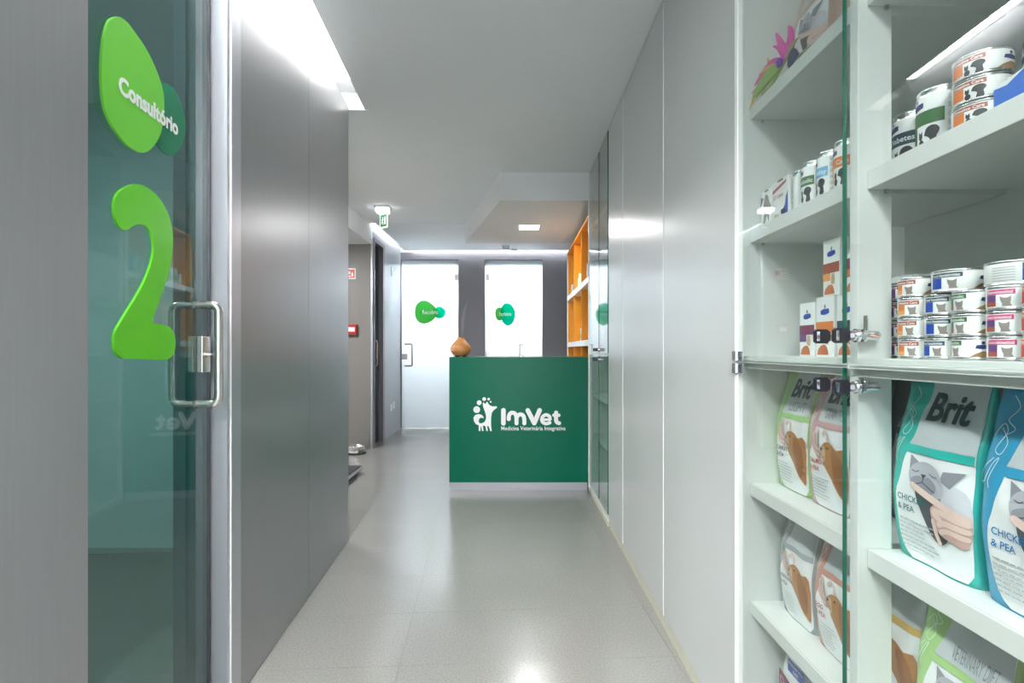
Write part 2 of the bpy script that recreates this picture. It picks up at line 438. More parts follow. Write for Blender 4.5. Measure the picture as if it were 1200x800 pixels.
# ------------------------------------------------------------------ niche on the left beyond the wall
m = MB(); m.box(-3.6, -1.667, 3.22, 6.24, 2.396, 2.46); m.box(-1.70, -1.667, 3.22, 6.19, 2.46, CEIL + 0.06)
struct('trim_2', m, M_whitewall, 'white dropped header over the waiting niche opening', 'bulkhead')
m = MB(); m.box(-3.6, -1.667, 6.19, 6.24, 0, 2.40)
struct('wall_niche', m, M_niche, 'taupe end wall of the niche with the red alarm box', 'wall')
m = MB(); m.box(-3.65, -3.6, 3.1, 6.24, 0, 2.5); m.box(-3.6, -1.05, 3.15, 3.2, 0, 2.62)
struct('wall_waiting', m, M_whitewall, 'white side wall of the waiting niche', 'wall')
m = MB(); m.box(-1.672, -1.655, 6.185, 6.205, 0, 2.396)
struct('trim_3', m, M_alu, 'slim metal corner strip at the niche end wall', 'trim')
m = MB(); m.box(-3.6, -1.69, 6.182, 6.19, 0, 0.17)
struct('baseboard_niche', m, M_niche, 'taupe skirting board of the niche end wall', 'skirting')

# ------------------------------------------------------------------ far left wall with dark glass door
X0 = -1.667
m = MB(); m.box(X0 - 0.12, X0, 6.24, 6.28, 0, 2.64); m.box(X0 - 0.12, X0, 6.80, 7.8, 0, 2.64); m.box(X0 - 0.12, X0, 6.28, 6.80, 2.5, 2.64)
m.box(X0 - 0.14, X0 - 0.12, 6.24, 7.8, 0, 2.7)
struct('wall_far_left', m, mat('blue_grey_satin', (0.36, 0.39, 0.43), 0.3, var=0.03), 'blue grey satin wall between dark glass door and frosted door', 'wall')
d2 = thing('door_2', 'narrow dark glass door in the far left wall', 'door', (X0 - 0.05, 6.55, 0), kind='structure')
m = MB(); m.box(X0 - 0.08, X0 + 0.012, 6.28, 6.31, 0, 2.5); m.box(X0 - 0.08, X0 + 0.012, 6.71, 6.80, 0, 2.5); m.box(X0 - 0.08, X0 + 0.012, 6.31, 6.71, 2.45, 2.5)
part('door_frame', m, M_alud, d2, 'dark grey metal frame')
part('glass_pane', MB().box(X0 - 0.055, X0 - 0.045, 6.31, 6.71, 0.01, 2.45), M_glassdark, d2)
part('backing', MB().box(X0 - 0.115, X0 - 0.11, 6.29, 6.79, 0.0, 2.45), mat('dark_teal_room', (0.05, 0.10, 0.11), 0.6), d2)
def d_handle(parent, base, out, z0, z1, r=0.009, name='handle', reach=0.05, mats=None):
    o = Vector(out) * reach; b = Vector(base); pts = []
    rr = min(0.02, reach * 0.4); n = Vector(out)
    pts.append(b + Vector((0, 0, z0)))
    pts.append(b + n * (reach - rr) + Vector((0, 0, z0)))
    for a in range(1, 5): t = a / 4 * pi / 2; pts.append(b + n * (reach - rr + rr * sin(t)) + Vector((0, 0, z0 + rr - rr * cos(t))))
    for a in range(0, 5): t = a / 4 * pi / 2; pts.append(b + n * (reach - rr + rr * cos(t)) + Vector((0, 0, z1 - rr + rr * sin(t))))
    pts.append(b + Vector((0, 0, z1)))
    return part(name, MB().tube(pts, r), mats or M_steel, parent, 'brushed steel pull handle')
d_handle(d2, (X0 - 0.045, 6.40, 0), (1, 0, 0), 0.97, 1.27, reach=0.06)
part('lock_case', MB().box(X0 - 0.05, X0 - 0.03, 6.33, 6.39, 1.05, 1.18), M_steel, d2)

# ------------------------------------------------------------------ far wall with two frosted doors
YF = 7.8
k = YF / F
xd = [(470 - CX) * k, (537.5 - CX) * k, (568 - CX) * k, (636 - CX) * k]
ZD = EYE + (CY - 304) * k
m = MB()
for a, b in ((-1.80, xd[0]), (xd[1], xd[2]), (xd[3], 1.0)): m.box(a, b, YF, YF + 0.09, 0, 2.600)
m.box(xd[0], xd[1], YF, YF + 0.09, ZD, 2.600); m.box(xd[2], xd[3], YF, YF + 0.09, ZD, 2.600)
wf = struct('wall_far', m, M_greywall, 'grey end wall holding the two frosted glass doors', 'wall')
part('upper_wall', MB().box(-1.8, 1.0, YF + 0.09, YF + 0.11, 2.4, 2.75), M_whitewall, wf)
for n, (xa, xb, hx, lab) in enumerate(((xd[0], xd[1], -1, 'frosted glass door marked Recobro with green blobs'),
                                       (xd[2], xd[3], 1, 'frosted glass door marked with a mint blob behind the counter'))):
    d = thing('door_%d' % (n + 3), lab, 'door', ((xa + xb) / 2, YF + 0.03, 0), kind='structure')
    part('glass_pane', MB().box(xa + 0.006, xb - 0.006, YF + 0.022, YF + 0.032, 0.012, ZD - 0.006), M_frost, d, 'frosted white glass pane')
    m = MB(); m.box(xa - 0.001, xa + 0.005, YF + 0.005, YF + 0.06, 0, ZD); m.box(xb - 0.005, xb + 0.001, YF + 0.005, YF + 0.06, 0, ZD); m.box(xa, xb, YF + 0.005, YF + 0.06, ZD - 0.005, ZD)
    part('door_frame', m, M_alud, d)
    hinge_x = xb - 0.06 if n == 0 else xa + 0.02
    for z in (2.19, 1.06) if n else (2.19, 0.3):
        part('hinge', MB().box(hinge_x, hinge_x + 0.045, YF + 0.005, YF + 0.045, z, z + 0.085, bev=0.003), M_steel, d)
    fn = lambda u, v, t: (u, YF + 0.0215 - t, v)
    def P2(x, y): p = at(x, y, YF + 0.02); return (p.x, p.z)
    if n == 0:
        A = Art().poly(spline([P2(*q) for q in ((486, 365), (488, 357), (493.5, 352.5), (500, 352.5), (506, 356), (511, 361), (514, 366), (511, 371), (506, 376), (499, 379), (492, 378), (487.5, 373))]))
        part('blob', A.lay(fn, 0.0015), M_leaf, d, 'grass green blob')
        A = Art().poly(spline([P2(*q) for q in ((511, 361), (515, 359), (520, 361.5), (522.2, 365.5), (520, 371), (515, 373), (510.5, 371))]))
        part('blob', A.lay(fn, 0.0008), M_mint, d, 'mint green blob')
        p = P2(495, 367.8)
        part('lettering', Art().text('Recobro', p[0], p[1], 0.085, width=(513.5 - 495) * k, bold=0.016).lay(fn, 0.0025), M_print_white, d)
        hb = at(475, 0, YF).x
        d_handle(d, (hb, YF - 0.03, 0), (1, 0, 0), 0.925, 1.245, reach=0.105, r=0.011, mats=M_alud)
        for zz in (0.925, 1.245): part('standoff', MB().tube([(hb + 0.004, YF + 0.022, zz), (hb + 0.004, YF - 0.031, zz)], 0.011), M_steel, d)
        hp = at(481, 0, YF).x
        part('lock_case', MB().box(xa + 0.01, xa + 0.09, YF + 0.0, YF + 0.022, 1.02, 1.1), M_steel, d)
    else:
        A = Art().poly(spline([P2(*q) for q in ((587, 362), (590, 356.5), (594, 355), (599, 357), (602.5, 362), (603.7, 368), (602, 376), (598, 380.5), (593.5, 381.2), (589, 377), (587, 370))]))
        part('blob', A.lay(fn, 0.0015), M_mint, d, 'mint green blob')
        A = Art().poly(spline([P2(*q) for q in ((580.2, 367), (581.5, 362), (585, 360), (589, 361.5), (591, 367), (589, 373), (586, 375.5), (582, 373.5))]))
        part('blob', A.lay(fn, 0.0008), M_leaf, d, 'grass green blob')
        p = P2(585, 369.8)
        part('lettering', Art().text('Escritório', p[0], p[1], 0.075, width=14.2 * k, bold=0.016).lay(fn, 0.0025), M_print_white, d)
        hx = at(609, 0, YF).x
        d_handle(d, (hx, YF + 0.022, 0), (0, -1, 0), 0.87, 1.235, reach=0.05)
        part('lock_case', MB().box(hx + 0.01, hx + 0.06, YF + 0.0, YF + 0.022, 1.0, 1.09), M_steel, d)
        part('lever', MB().tube([(hx - 0.01, YF - 0.03, 1.235), (hx + 0.055, YF - 0.035, 1.235)], 0.008), M_steel, d)
# lit rooms behind the frosted doors
m = MB(); m.box(-2.0, -1.95, YF + 0.11, 9.5, 0, 2.75); m.box(0.95, 1.0, YF + 0.11, 9.5, 0, 2.75); m.box(-2, 1, 9.5, 9.55, 0, 2.75); m.box(-0.66, -0.6, YF + 0.11, 9.5, 0, 2.75)
struct('wall_back_rooms', m, M_whitewall, 'white walls of the rooms behind the frosted doors', 'wall')
struct('floor_back_rooms', MB().box(-2, 1, YF + 0.15, 9.55, -0.05, 0), M_floor, 'grey floor of the rooms behind the frosted doors', 'floor')
struct('ceiling_back_rooms', MB().box(-2, 1, YF + 0.11, 9.55, 2.75, 2.8), M_ceil, 'ceiling of the rooms behind the frosted doors', 'ceiling')

# right hand wall behind cupboards and shelves, near walls
struct('wall_right', MB().box(0.95, 1.0, -3.1, 7.8, 0, 2.68), M_greywall, 'grey wall behind the cupboards and orange shelves', 'wall')
m = MB(); m.box(-1.0, 1.0, -3.14, -3.1, 2.45, 2.75); m.box(-1.0, -0.86, -3.14, -3.1, 0, 2.45); m.box(0.55, 1.0, -3.14, -3.1, 0, 2.45)
struct('wall_entrance', m, M_whitewall, 'white wall around the added glazing behind the viewer', 'wall')
w1 = thing('fill_window_1', 'unseen glazed front added to let fill daylight into the corridor', 'window', (-0.15, -3.12, 0), kind='structure')  # unseen opening to the sky, added for soft frontal fill
part('fill_window_frame', MB().box(-0.86, -0.82, -3.14, -3.1, 0, 2.45).box(0.51, 0.55, -3.14, -3.1, 0, 2.45).box(-0.17, -0.13, -3.14, -3.1, 0, 2.45).box(-0.86, 0.55, -3.14, -3.1, 2.41, 2.45), M_alu, w1)
for a, b in ((-0.82, -0.17), (-0.13, 0.51)):
    part('pane', MB().box(a, b, -3.124, -3.116, 0, 2.41), M_glass, w1)

# ------------------------------------------------------------------ glass consulting-room door (slightly off the wall line)
DA = LA + radians(1.65)
DO = LW((-0.028, 1.0, 0))
DS = Vector((-sin(DA), cos(DA), 0)); DN = Vector((cos(DA), sin(DA), 0))
def DW(p): return DO + DN * p[0] + DS * p[1] + Vector((0, 0, p[2]))      # (out, along, up)
def DB(): q = MB(); q.xf = DW; return q
def on_door(x, y):
    dx, dz = (x - CX) / F, (CY - y) / F
    Y = (DO.x * DN.x + DO.y * DN.y) / (dx * DN.x + DN.y)
    P = Vector((dx * Y, Y, EYE + dz * Y)); return ((P - DO).dot(DS), P.z)
dfn = lambda u, v, t: DW((t, u, v))
se = on_door(246, 400)[0]
d1 = thing('door_1', 'green tinted glass door with big lime number two and steel pull handle', 'door', tuple(DW((0, 0.4, 0))), kind='structure')
part('glass_pane', DB().box(-0.010, 0, 0.02, se, 0.012, 2.49), [M_glassdoor], d1, 'green tinted glass pane')
part('glass_edge', DB().box(-0.010, 0, se, se + 0.0008, 0.012, 2.49), M_glassedge, d1)
# jamb
j0 = 1.0 + se + 0.012
m = LB(); m.box(-0.10, 0.004, j0 + 0.022, S1 - 0.022, 0, 2.5); m.box(-0.10, 0.0, j0, j0 + 0.02, 0, 2.5); m.box(-0.1, 0.002, S1 - 0.02, S1 - 0.002, 0, 2.5)
part('door_frame', m, M_alu, d1, 'anodised aluminium door jamb')
part('seal_strip', LB().box(-0.035, 0.0025, j0 + 0.0195, j0 + 0.0225, 0, 2.5), M_seal, d1)
part('door_stop', LB().box(-0.11, -0.075, j0 - 0.10, j0 - 0.004, 0, 2.5), M_alud, d1)
m = LB(); m.box(-0.10, 0.0, S0 - 0.06, j0, 2.495, 2.52)
part('door_head', m, M_alu, d1)
# handle pair
hs, hz0 = on_door(231, 357); hz1 = on_door(231, 473)[1]; hz0, hz1 = min(hz0, hz1), max(hz0, hz1)
def bow(sign):
    base = 0.0 if sign > 0 else -0.010; reach = 0.062; rr = 0.022; pts = [(base, hs, hz0), (base + sign * (reach - rr), hs, hz0)]
    for a in range(1, 6): t = a / 5 * pi / 2; pts.append((base + sign * (reach - rr + rr * sin(t)), hs, hz0 + rr - rr * cos(t)))
    for a in range(0, 6): t = a / 5 * pi / 2; pts.append((base + sign * (reach - rr + rr * cos(t)), hs, hz1 - rr + rr * sin(t)))
    pts.append((base, hs, hz1)); return [DW(p) for p in pts]
h = part('handle', MB().tube(bow(1), 0.0122, 16), M_steel, d1, 'brushed steel bow handle')
part('handle', MB().tube(bow(-1), 0.0105, 16), M_steel, d1, 'inner brushed steel bow handle')
for z in (hz0, hz1):
    part('rosette', MB().tube([DW((0.0, hs, z)), DW((0.006, hs, z))], 0.0135, 16), M_steel, h)
ls, lz0 = on_door(236, 436); lz1 = on_door(236, 394)[1]
lk = part('lock_case', DB().box(0.0, 0.016, ls - 0.028, ls + 0.024, lz0, lz1, bev=0.002), M_steel, d1, 'square steel lock case')
part('lock_case', DB().box(-0.026, -0.010, ls - 0.028, ls + 0.024, lz0, lz1, bev=0.002), M_steel, d1)
zc = (lz0 + lz1) / 2
part('cylinder', MB().tube([DW((0.016, ls, zc)), DW((0.022, ls, zc))], 0.009, 14), M_chrome, lk)
ky = thing('key', 'flat round-headed steel key standing in the lock of the glass door', 'key', tuple(DW((0.022, ls, zc))))
m = MB(); m.xf = DW; m.box(0.022, 0.036, ls - 0.001, ls + 0.001, zc - 0.003, zc + 0.003); part('blade', m, M_chrome, ky)
hp = [p for p in ellipse(0.047, 0, 0.012, 0.011, 20)]
part('bow', MB().prism(hp, lambda u, v, t: DW((u, ls + t, zc + v)), -0.001, 0.001), mat('key_brass', (0.72, 0.62, 0.50), 0.3, metal=0.9), ky)
# number and blobs
def crop_pts(pts, x0, y0, s): return [on_door(x0 + a / s, y0 + b / s) for a, b in pts]
two = [(150, 68), (185, 55), (225, 60), (270, 90), (310, 140), (335, 200), (346, 270), (343, 340), (330, 410), (305, 490), (280, 560), (262, 612),
       (270, 622), (300, 627), (335, 640), (352, 665), (357, 700), (352, 740), (335, 763), (310, 771), (230, 768), (150, 765), (125, 755), (108, 730), (104, 690), (110, 655),
       (130, 620), (160, 570), (195, 515), (225, 460), (250, 400), (266, 335), (265, 285), (252, 245), (230, 222), (205, 218), (180, 226), (165, 238),
       (150, 241), (132, 232), (115, 205), (105, 160), (108, 120), (122, 90)]
m = MB().prism(spline(crop_pts(two, 100, 200, 3.48), 4), dfn, 0.001, 0.007)
part('number_two', m, M_signgreen, d1, 'big lime green number two')
egg = [(140, 42), (165, 47), (200, 75), (245, 135), (290, 200), (330, 275), (365, 360), (385, 430), (391, 500), (388, 570), (375, 640), (350, 695), (315, 735),
       (280, 750), (240, 740), (190, 705), (140, 645), (100, 580), (75, 510), (64, 430), (60, 340), (63, 250), (70, 170), (85, 100), (105, 58)]
part('blob', MB().prism(spline(crop_pts(egg, 100, 10, 4.446), 4), dfn, 0.004, 0.010), M_signgreen2, d1, 'large lime green egg-shaped sign')
egg2 = [(372, 388), (405, 386), (440, 405), (475, 450), (500, 520), (514, 580), (514, 640), (500, 700), (475, 745), (445, 763), (410, 755), (380, 725), (350, 680), (330, 600), (330, 500), (345, 420)]
part('blob', MB().prism(spline(crop_pts(egg2, 100, 10, 4.446), 4), dfn, 0.0005, 0.0035), M_signdark, d1, 'small deep green glossy blob')
ta, tb, tc_ = on_door(133.5, 107), on_door(203.8, 155), on_door(133.5, 86.5)
part('lettering', Art().text('Consultório', ta[0], ta[1], (tc_[1] - ta[1]) / 0.72, width=tb[0] - ta[0], bold=0.03, fat=0.012).lay(dfn, 0.0106), M_print_white, d1, 'white word Consultório')

# ------------------------------------------------------------------ tall white closets
CY0 = 1.483; cls = [(1.483, 2.197), (2.197, 3.013), (3.013, 3.474)]
labs = ['tall satin white closet beside the glass display cabinet', 'tall satin white closet in the middle of the closet run', 'narrow tall white closet next to the far glass cabinet']
for (a, b), l in zip(cls, labs):
    c = thing('tall_closet', l, 'closet', (0.78, (a + b) / 2, 0))
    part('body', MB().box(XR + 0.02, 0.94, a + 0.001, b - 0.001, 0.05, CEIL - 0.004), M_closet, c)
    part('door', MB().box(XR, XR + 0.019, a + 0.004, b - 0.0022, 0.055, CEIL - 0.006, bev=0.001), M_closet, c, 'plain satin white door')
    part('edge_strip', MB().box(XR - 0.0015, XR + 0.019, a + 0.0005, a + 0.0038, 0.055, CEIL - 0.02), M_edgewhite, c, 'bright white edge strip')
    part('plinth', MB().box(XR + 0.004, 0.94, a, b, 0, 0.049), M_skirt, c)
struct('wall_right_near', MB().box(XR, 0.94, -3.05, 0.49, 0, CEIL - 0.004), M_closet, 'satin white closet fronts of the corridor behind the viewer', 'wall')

# ------------------------------------------------------------------ display cabinets with glass doors
ZS = [EYE + 0.664, EYE + 0.328, EYE - 0.015, EYE - 0.364, EYE - 0.687, EYE - 1.02]      # shelf tops
TH = 0.034; XS = 0.6486; XB = 0.928
def glass_door(cab, y0, y1, z0, z1, hinge_far=True, lock=True, lz=None):
    d = part('glass_door', MB().box(XR - 0.004, XR + 0.004, y0, y1, z0, z1), M_glass, cab, 'clear glass door')
    e = MB().box(XR - 0.0042, XR + 0.0042, y0 - 0.0006, y0, z0, z1)
    for zz in (z0, z1): part('pale_edge', MB().box(XR - 0.0042, XR + 0.0042, y0, y1, zz - 0.0008, zz + 0.0008), mat('pale_glass_edge', (0.42, 0.50, 0.46), 0.3), d)
    part('polished_edge', e, M_glassedge, d, 'dark green polished glass edge')
    return d
def cam_lock(cab, y, z, tabup, n=16, key=True, label=''):
    m = MB()
    m.tube([(XR - 0.009, y, z), (XR - 0.004, y, z)], 0.0125, n); m.tube([(XR - 0.014, y, z), (XR - 0.009, y, z)], 0.0095, n)
    m.tube([(XR + 0.004, y, z), (XR + 0.008, y, z)], 0.0115, n)
    m.tube([(XR + 0.008, y, z), (XR + 0.030, y, z)], 0.0088, n)
    m.tube([(XR + 0.030, y, z), (XR + 0.034, y, z)], 0.0062, n)
    l = part('lock', m, M_chrome, cab, 'chrome cam lock')
    m = MB(); m.box(XR + 0.009, XR + 0.0115, y - 0.005, y + 0.005, z + (0.0 if tabup else -0.032), z + (0.036 if tabup else 0.0), bev=0.001)
    part('cam', m, M_steel, l)
    if key:
        kx = XR - 0.014
        kk = thing('key', label, 'key', (kx, y, z))
        part('blade', MB().box(kx - 0.006, kx + 0.0, y - 0.0012, y + 0.0012, z - 0.004, z + 0.004), M_chrome, kk)
        o = [(-0.006, -0.008), (-0.012, -0.0135), (-0.030, -0.0135), (-0.034, -0.010), (-0.034, 0.010), (-0.030, 0.0135), (-0.012, 0.0135), (-0.006, 0.008)]
        part('head', MB().prism(o, lambda u, v, t: (kx + u, y + t, z + v), -0.0042, 0.0042), M_black, kk, 'black plastic key head')
        part('inlay', MB().box(kx - 0.0315, kx - 0.026, y - 0.0046, y + 0.0046, z - 0.009, z + 0.009), M_chrome, kk)
    return l

cab = thing('display_cabinet', 'white display cabinet with glass doors full of pet food', 'cabinet', (0.78, 0.98, 0))
YA0, YA1, YB0, YB1 = 0.995, 1.452, 0.515, 0.971
part('back_panel', MB().box(XB, 0.942, 0.495, 1.481, 0.05, CEIL - 0.005), M_cabin, cab)
part('side_panel', MB().box(XR + 0.012, XB, YA1, 1.481, 0.05, CEIL - 0.005), M_cabin, cab)
part('side_panel', MB().box(XR + 0.012, XB, 0.493, YB0, 0.05, CEIL - 0.005), M_cabin, cab)
part('hinge_stile', MB().box(XR - 0.004, XR + 0.012, 1.462, 1.482, 0.05, CEIL - 0.005, bev=0.002), M_edgewhite, cab, 'bright white hinge stile')
part('post', MB().box(XR + 0.010, 0.694, YB1, YA0, 0.05, CEIL - 0.005, bev=0.0015), M_cabin, cab, 'white upright post between the two bays')
part('plinth', MB().box(XR + 0.004, 0.942, 0.493, 1.482, 0, 0.049), M_skirt, cab)
for z in ZS:
    for (a, b) in ((YA0 + 0.001, YA1 - 0.0005), (YB0 + 0.0005, YB1 - 0.001)):
        mid = abs(z - ZS[2]) < 1e-6
        s_ = part('shelf', MB().box(XS if not mid else XR + 0.008, XB - 0.0005, a, b, z - TH, z, bev=0.0015), M_cabin, cab)
        part('edge_band', MB().box((XS if not mid else XR + 0.008) + 0.004, (XS if not mid else XR + 0.008) + 0.0052, a + 0.001, b - 0.001, z - 0.0001, z + 0.0003), mat('glue_line', (0.5, 0.5, 0.42), 0.6), s_)
        # small support clips below the shelf
        if not mid:
            part('shelf_clip', MB().box(XS + 0.03, XS + 0.036, b - 0.006, b - 0.0005, z - TH - 0.008, z - TH), M_steel, s_)
ZM = EYE - 0.029
for (a, b) in ((0.9945, 1.455), (0.517, 0.985)):
    glass_door(cab, a, b, ZM + 0.004, CEIL - 0.02); glass_door(cab, a, b, 0.06, ZM - 0.004)
# hinges of the far pair
for z in (ZM + 0.012, ZM - 0.022):
    m = MB(); m.tube([(XR - 0.008, 1.463, z - 0.012), (XR - 0.008, 1.463, z + 0.014)], 0.006, 12); m.tube([(XR - 0.008, 1.476, z - 0.012), (XR - 0.008, 1.476, z + 0.014)], 0.005, 12)
    m.box(XR - 0.007, XR - 0.004, 1.425, 1.462, z - 0.011, z + 0.013); m.box(XR - 0.0065, XR - 0.004, 1.462, 1.48, z - 0.011, z + 0.013)
    part('hinge', m, M_chrome, cab, 'small chrome glass-door hinge')
cam_lock(cab, 0.950, EYE + 0.026, True, label='black-headed key in upper lock on the edge of the clear glass doors')
cam_lock(cab, 0.950, EYE - 0.0665, True, label='black-headed key in lower lock on the edge of the clear glass doors')
cam_lock(cab, 1.010, EYE + 0.026, True, label='black-headed key in upper lock of the hinged far glass door')
cam_lock(cab, 1.010, EYE - 0.0655, True, label='black-headed key in lower lock of the hinged far glass door')

# far display cabinet next to the counter
fc = thing('display_cabinet', 'narrow glass-fronted cabinet beside the green counter', 'cabinet', (0.78, 3.92, 0))
part('back_panel', MB().box(0.915, 0.942, 3.476, 4.36, 0.06, CEIL - 0.005), M_cabin, fc)
part('side_panel', MB().box(XR + 0.012, 0.915, 4.335, 4.358, 0.06, CEIL - 0.005), M_cabin, fc)
part('bottom', MB().box(XR + 0.002, 0.915, 3.476, 4.335, 0.03, 0.07), M_cabin, fc)
part('plinth', MB().box(XR - 0.006, 0.942, 3.476, 4.36, 0, 0.029), M_skirt, fc)
part('corner_post', MB().box(XR - 0.008, XR + 0.012, 4.335, 4.36, 0.03, 2.385), M_edgewhite, fc, 'white corner post')
for z in (0.45, 0.78, 1.115, 1.48, 1.83, 2.15):
    part('shelf', MB().box(XR + 0.03, 0.9145, 3.477, 4.334, z, z + 0.03), M_cabin, fc)
for (a, b) in ((3.48, 3.852), (3.858, 4.33)):
    glass_door(fc, a, b, 1.135, CEIL - 0.02); glass_door(fc, a, b, 0.075, 1.125)
for z in (1.16, 1.09):
    for y in (3.83, 3.88):
        l = cam_lock(fc, y, z, True, n=8, key=False)
        part('key_head', MB().box(XR - 0.042, XR - 0.014, y - 0.004, y + 0.004, z - 0.012, z + 0.012), M_black, l)

# ------------------------------------------------------------------ counter
ct = thing('reception_counter', 'green reception counter with white clinic logo', 'counter', (0.04, YC + 0.3, 0))
CXL, CXR, CZ = -0.532, 0.612, 1.10
part('front_panel', MB().box(CXL, CXR, YC, YC + 0.03, 0.066, CZ, bev=0.001), M_counter, ct, 'glossy green front panel')
part('side_panel', MB().box(CXL, CXL + 0.03, YC + 0.0305, YC + 0.6, 0.066, CZ - 0.031), M_counter, ct)
part('side_panel', MB().box(CXR - 0.03, CXR, YC + 0.0305, YC + 0.6, 0.066, CZ - 0.031), M_counter, ct)
part('counter_top', MB().box(CXL, CXR, YC + 0.0305, YC + 0.62, CZ - 0.03, CZ), M_countertop, ct)
part('plinth', MB().box(CXL + 0.004, CXR - 0.004, YC + 0.004, YC + 0.58, 0, 0.0655), M_plinth, ct, 'aluminium plinth strip')
cfn = lambda u, v, t: (u, YC - t, v)
def L2(a, b): p = at(540 + a / 8.571, 455 + b / 8.571, YC); return (p.x, p.z)
dog = [(228, 137), (236, 148), (245, 156), (254, 146), (266, 131), (276, 152), (292, 170), (320, 181), (360, 179), (363, 194), (332, 216), (312, 244), (306, 280), (303, 330), (305, 380), (311, 428), (295, 426),
       (286, 395), (275, 376), (265, 378), (272, 426), (256, 426), (250, 388), (240, 374), (222, 374), (228, 426), (213, 426), (208, 390), (200, 380), (197, 426), (180, 426), (181, 371), (150, 356), (131, 326), (128, 290), (146, 266), (180, 256),
       (210, 265), (228, 285), (230, 300), (205, 292), (185, 305), (178, 330), (190, 350), (215, 348), (240, 335), (252, 310), (255, 280), (248, 250), (236, 215), (223, 180), (221, 150)]
A = Art().poly([L2(*p) for p in dog])
for (a, b, r) in ((160, 212, 34), (185, 143, 24), (235, 106, 19), (280, 107, 13), (300, 134, 9)): A.poly([L2(*q) for q in ellipse(a, b, r, r, 24)])
part('dog_emblem', A.lay(cfn, 0.0012), M_print_white, ct, 'white fox-like dog emblem with dots')
lt = Art(); U = 1 / 8.571 / 142.0
def S(pts, w, sp=True): lt.stroke([L2(*p) for p in (spline(pts, 5, False) if sp and len(pts) > 2 else pts)], w * U, 14)
S([(428, 219), (428, 350)], 46)
S([(482, 307), (483, 280), (496, 252), (520, 243), (546, 254), (558, 284), (560, 320), (560, 350)], 40); S([(560, 300), (572, 272), (600, 260), (626, 272), (637, 305), (638, 350)], 40)
S([(673, 220), (738, 347)], 46); S([(792, 219), (738, 347)], 46)
S([(822, 313), (895, 313)], 26); S([(896, 308), (890, 281), (858, 264), (826, 279), (813, 310), (826, 341), (860, 353), (893, 343)], 34)
S([(957, 242), (957, 318), (968, 340), (987, 348)], 40); S([(935, 268), (984, 268)], 34)
part('lettering', lt.lay(cfn, 0.0014, step=0.0003), M_print_white, ct, 'rounded white word ImVet')
a, b = L2(406, 419), L2(1052, 419)
part('lettering', Art().text('Medicina Veterinária Integrativa', a[0], a[1], 0.047, width=b[0] - a[0], bold=0.010).lay(cfn, 0.0014), M_print_white, ct, 'small white line under the logo')

# aroma diffuser with steam
q = at(540, 418, YC + 0.12)
df = thing('aroma_diffuser', 'onion-shaped wood grain aroma diffuser on the counter', 'diffuser', (q.x, YC + 0.12, CZ))
prof = [(0.0, 0.012), (0.05, 0.012), (0.066, 0.02), (0.083, 0.045), (0.087, 0.065), (0.082, 0.088), (0.066, 0.112), (0.045, 0.135), (0.031, 0.152), (0.027, 0.165), (0.024, 0.166), (0.018, 0.158), (0.0, 0.156)]
pr = [(p[0], p[1]) for p in spline(prof, 3, False)]
part('shell', MB().lathe(pr, n=40), M_wood, df, 'wood grain shell', world=False)
for a in range(4):
    part('foot', MB().lathe([(0.0, 0.0), (0.009, 0.0), (0.011, 0.016), (0, 0.016)], c=(0.045 * cos(a * pi / 2 + 0.6), 0.045 * sin(a * pi / 2 + 0.6), 0), n=12), mat('diffuser_foot', (0.16, 0.06, 0.02), 0.5), df, world=False)
part('control_print', MB().tube([(0.0875 * cos(a), 0.0875 * sin(a), 0.058) for a in [radians(200 + 5 * i) for i in range(8)]], 0.0012, 6), M_print_white, df, world=False)
tubep = spline([(0.012, 0, 0.155), (0.012, 0, 0.22), (0.016, 0, 0.30), (0.03, 0, 0.39), (0.06, 0.0, 0.48)], 5, False)
sm = MB().tube([Vector(p) + Vector((q.x, YC + 0.12, CZ)) for p in tubep], [0.004 + 0.013 * sin(pi * min(1.0, 0.05 + 0.93 * i / (len(tubep) - 1))) for i in range(len(tubep))], 14)
sv = bpy.data.materials.new('steam_vapour'); sv.use_nodes = True; nt = sv.node_tree; nt.nodes.clear()
so = nt.nodes.new('ShaderNodeOutputMaterial'); vs_ = nt.nodes.new('ShaderNodeVolumeScatter'); vs_.inputs['Density'].default_value = 5.5; nt.links.new(vs_.outputs[0], so.inputs['Volume'])
so2 = part('steam', sm, sv); tag(so2, 'thin white steam plume rising from the wooden diffuser', 'steam', kind='stuff')

# ------------------------------------------------------------------ orange shelving behind the counter
Yb0, Yb1, XO = 4.45, 6.30, 0.635
bs = thing('bookcase', 'orange bookcase with white shelf edges behind the counter', 'bookcase', (0.78, 5.375, 0))
ys = [Yb0 + i * (Yb1 - Yb0) / 3 for i in range(4)]
part('back_panel', MB().box(0.92, 0.945, Yb0, Yb1, 0.0, 2.31), M_orange, bs)
for i, y in enumerate(ys):
    a, b = (y, y + 0.025) if i == 0 else ((y - 0.025, y) if i == 3 else (y - 0.0125, y + 0.0125))
    part('upright', MB().box(XO + 0.012, 0.92, a, b, 0, 2.285), M_orange, bs)
part('edge_trim', MB().box(XO, XO + 0.0118, Yb0 - 0.001, Yb0 + 0.03, 0, 2.31), M_edgewhite, bs); part('edge_trim', MB().box(XO, XO + 0.0118, Yb1 - 0.03, Yb1 + 0.001, 0, 2.31), M_white, bs)
part('top_board', MB().box(XO, 0.92, Yb0, Yb1, 2.2855, 2.31), M_orange, bs)
for z in (0.12, 0.66, 1.195, 1.735):
    part('shelf', MB().box(XO, 0.9195, Yb0 + 0.031, Yb1 - 0.031, z, z + 0.052), M_white, bs, 'thick white shelf board')
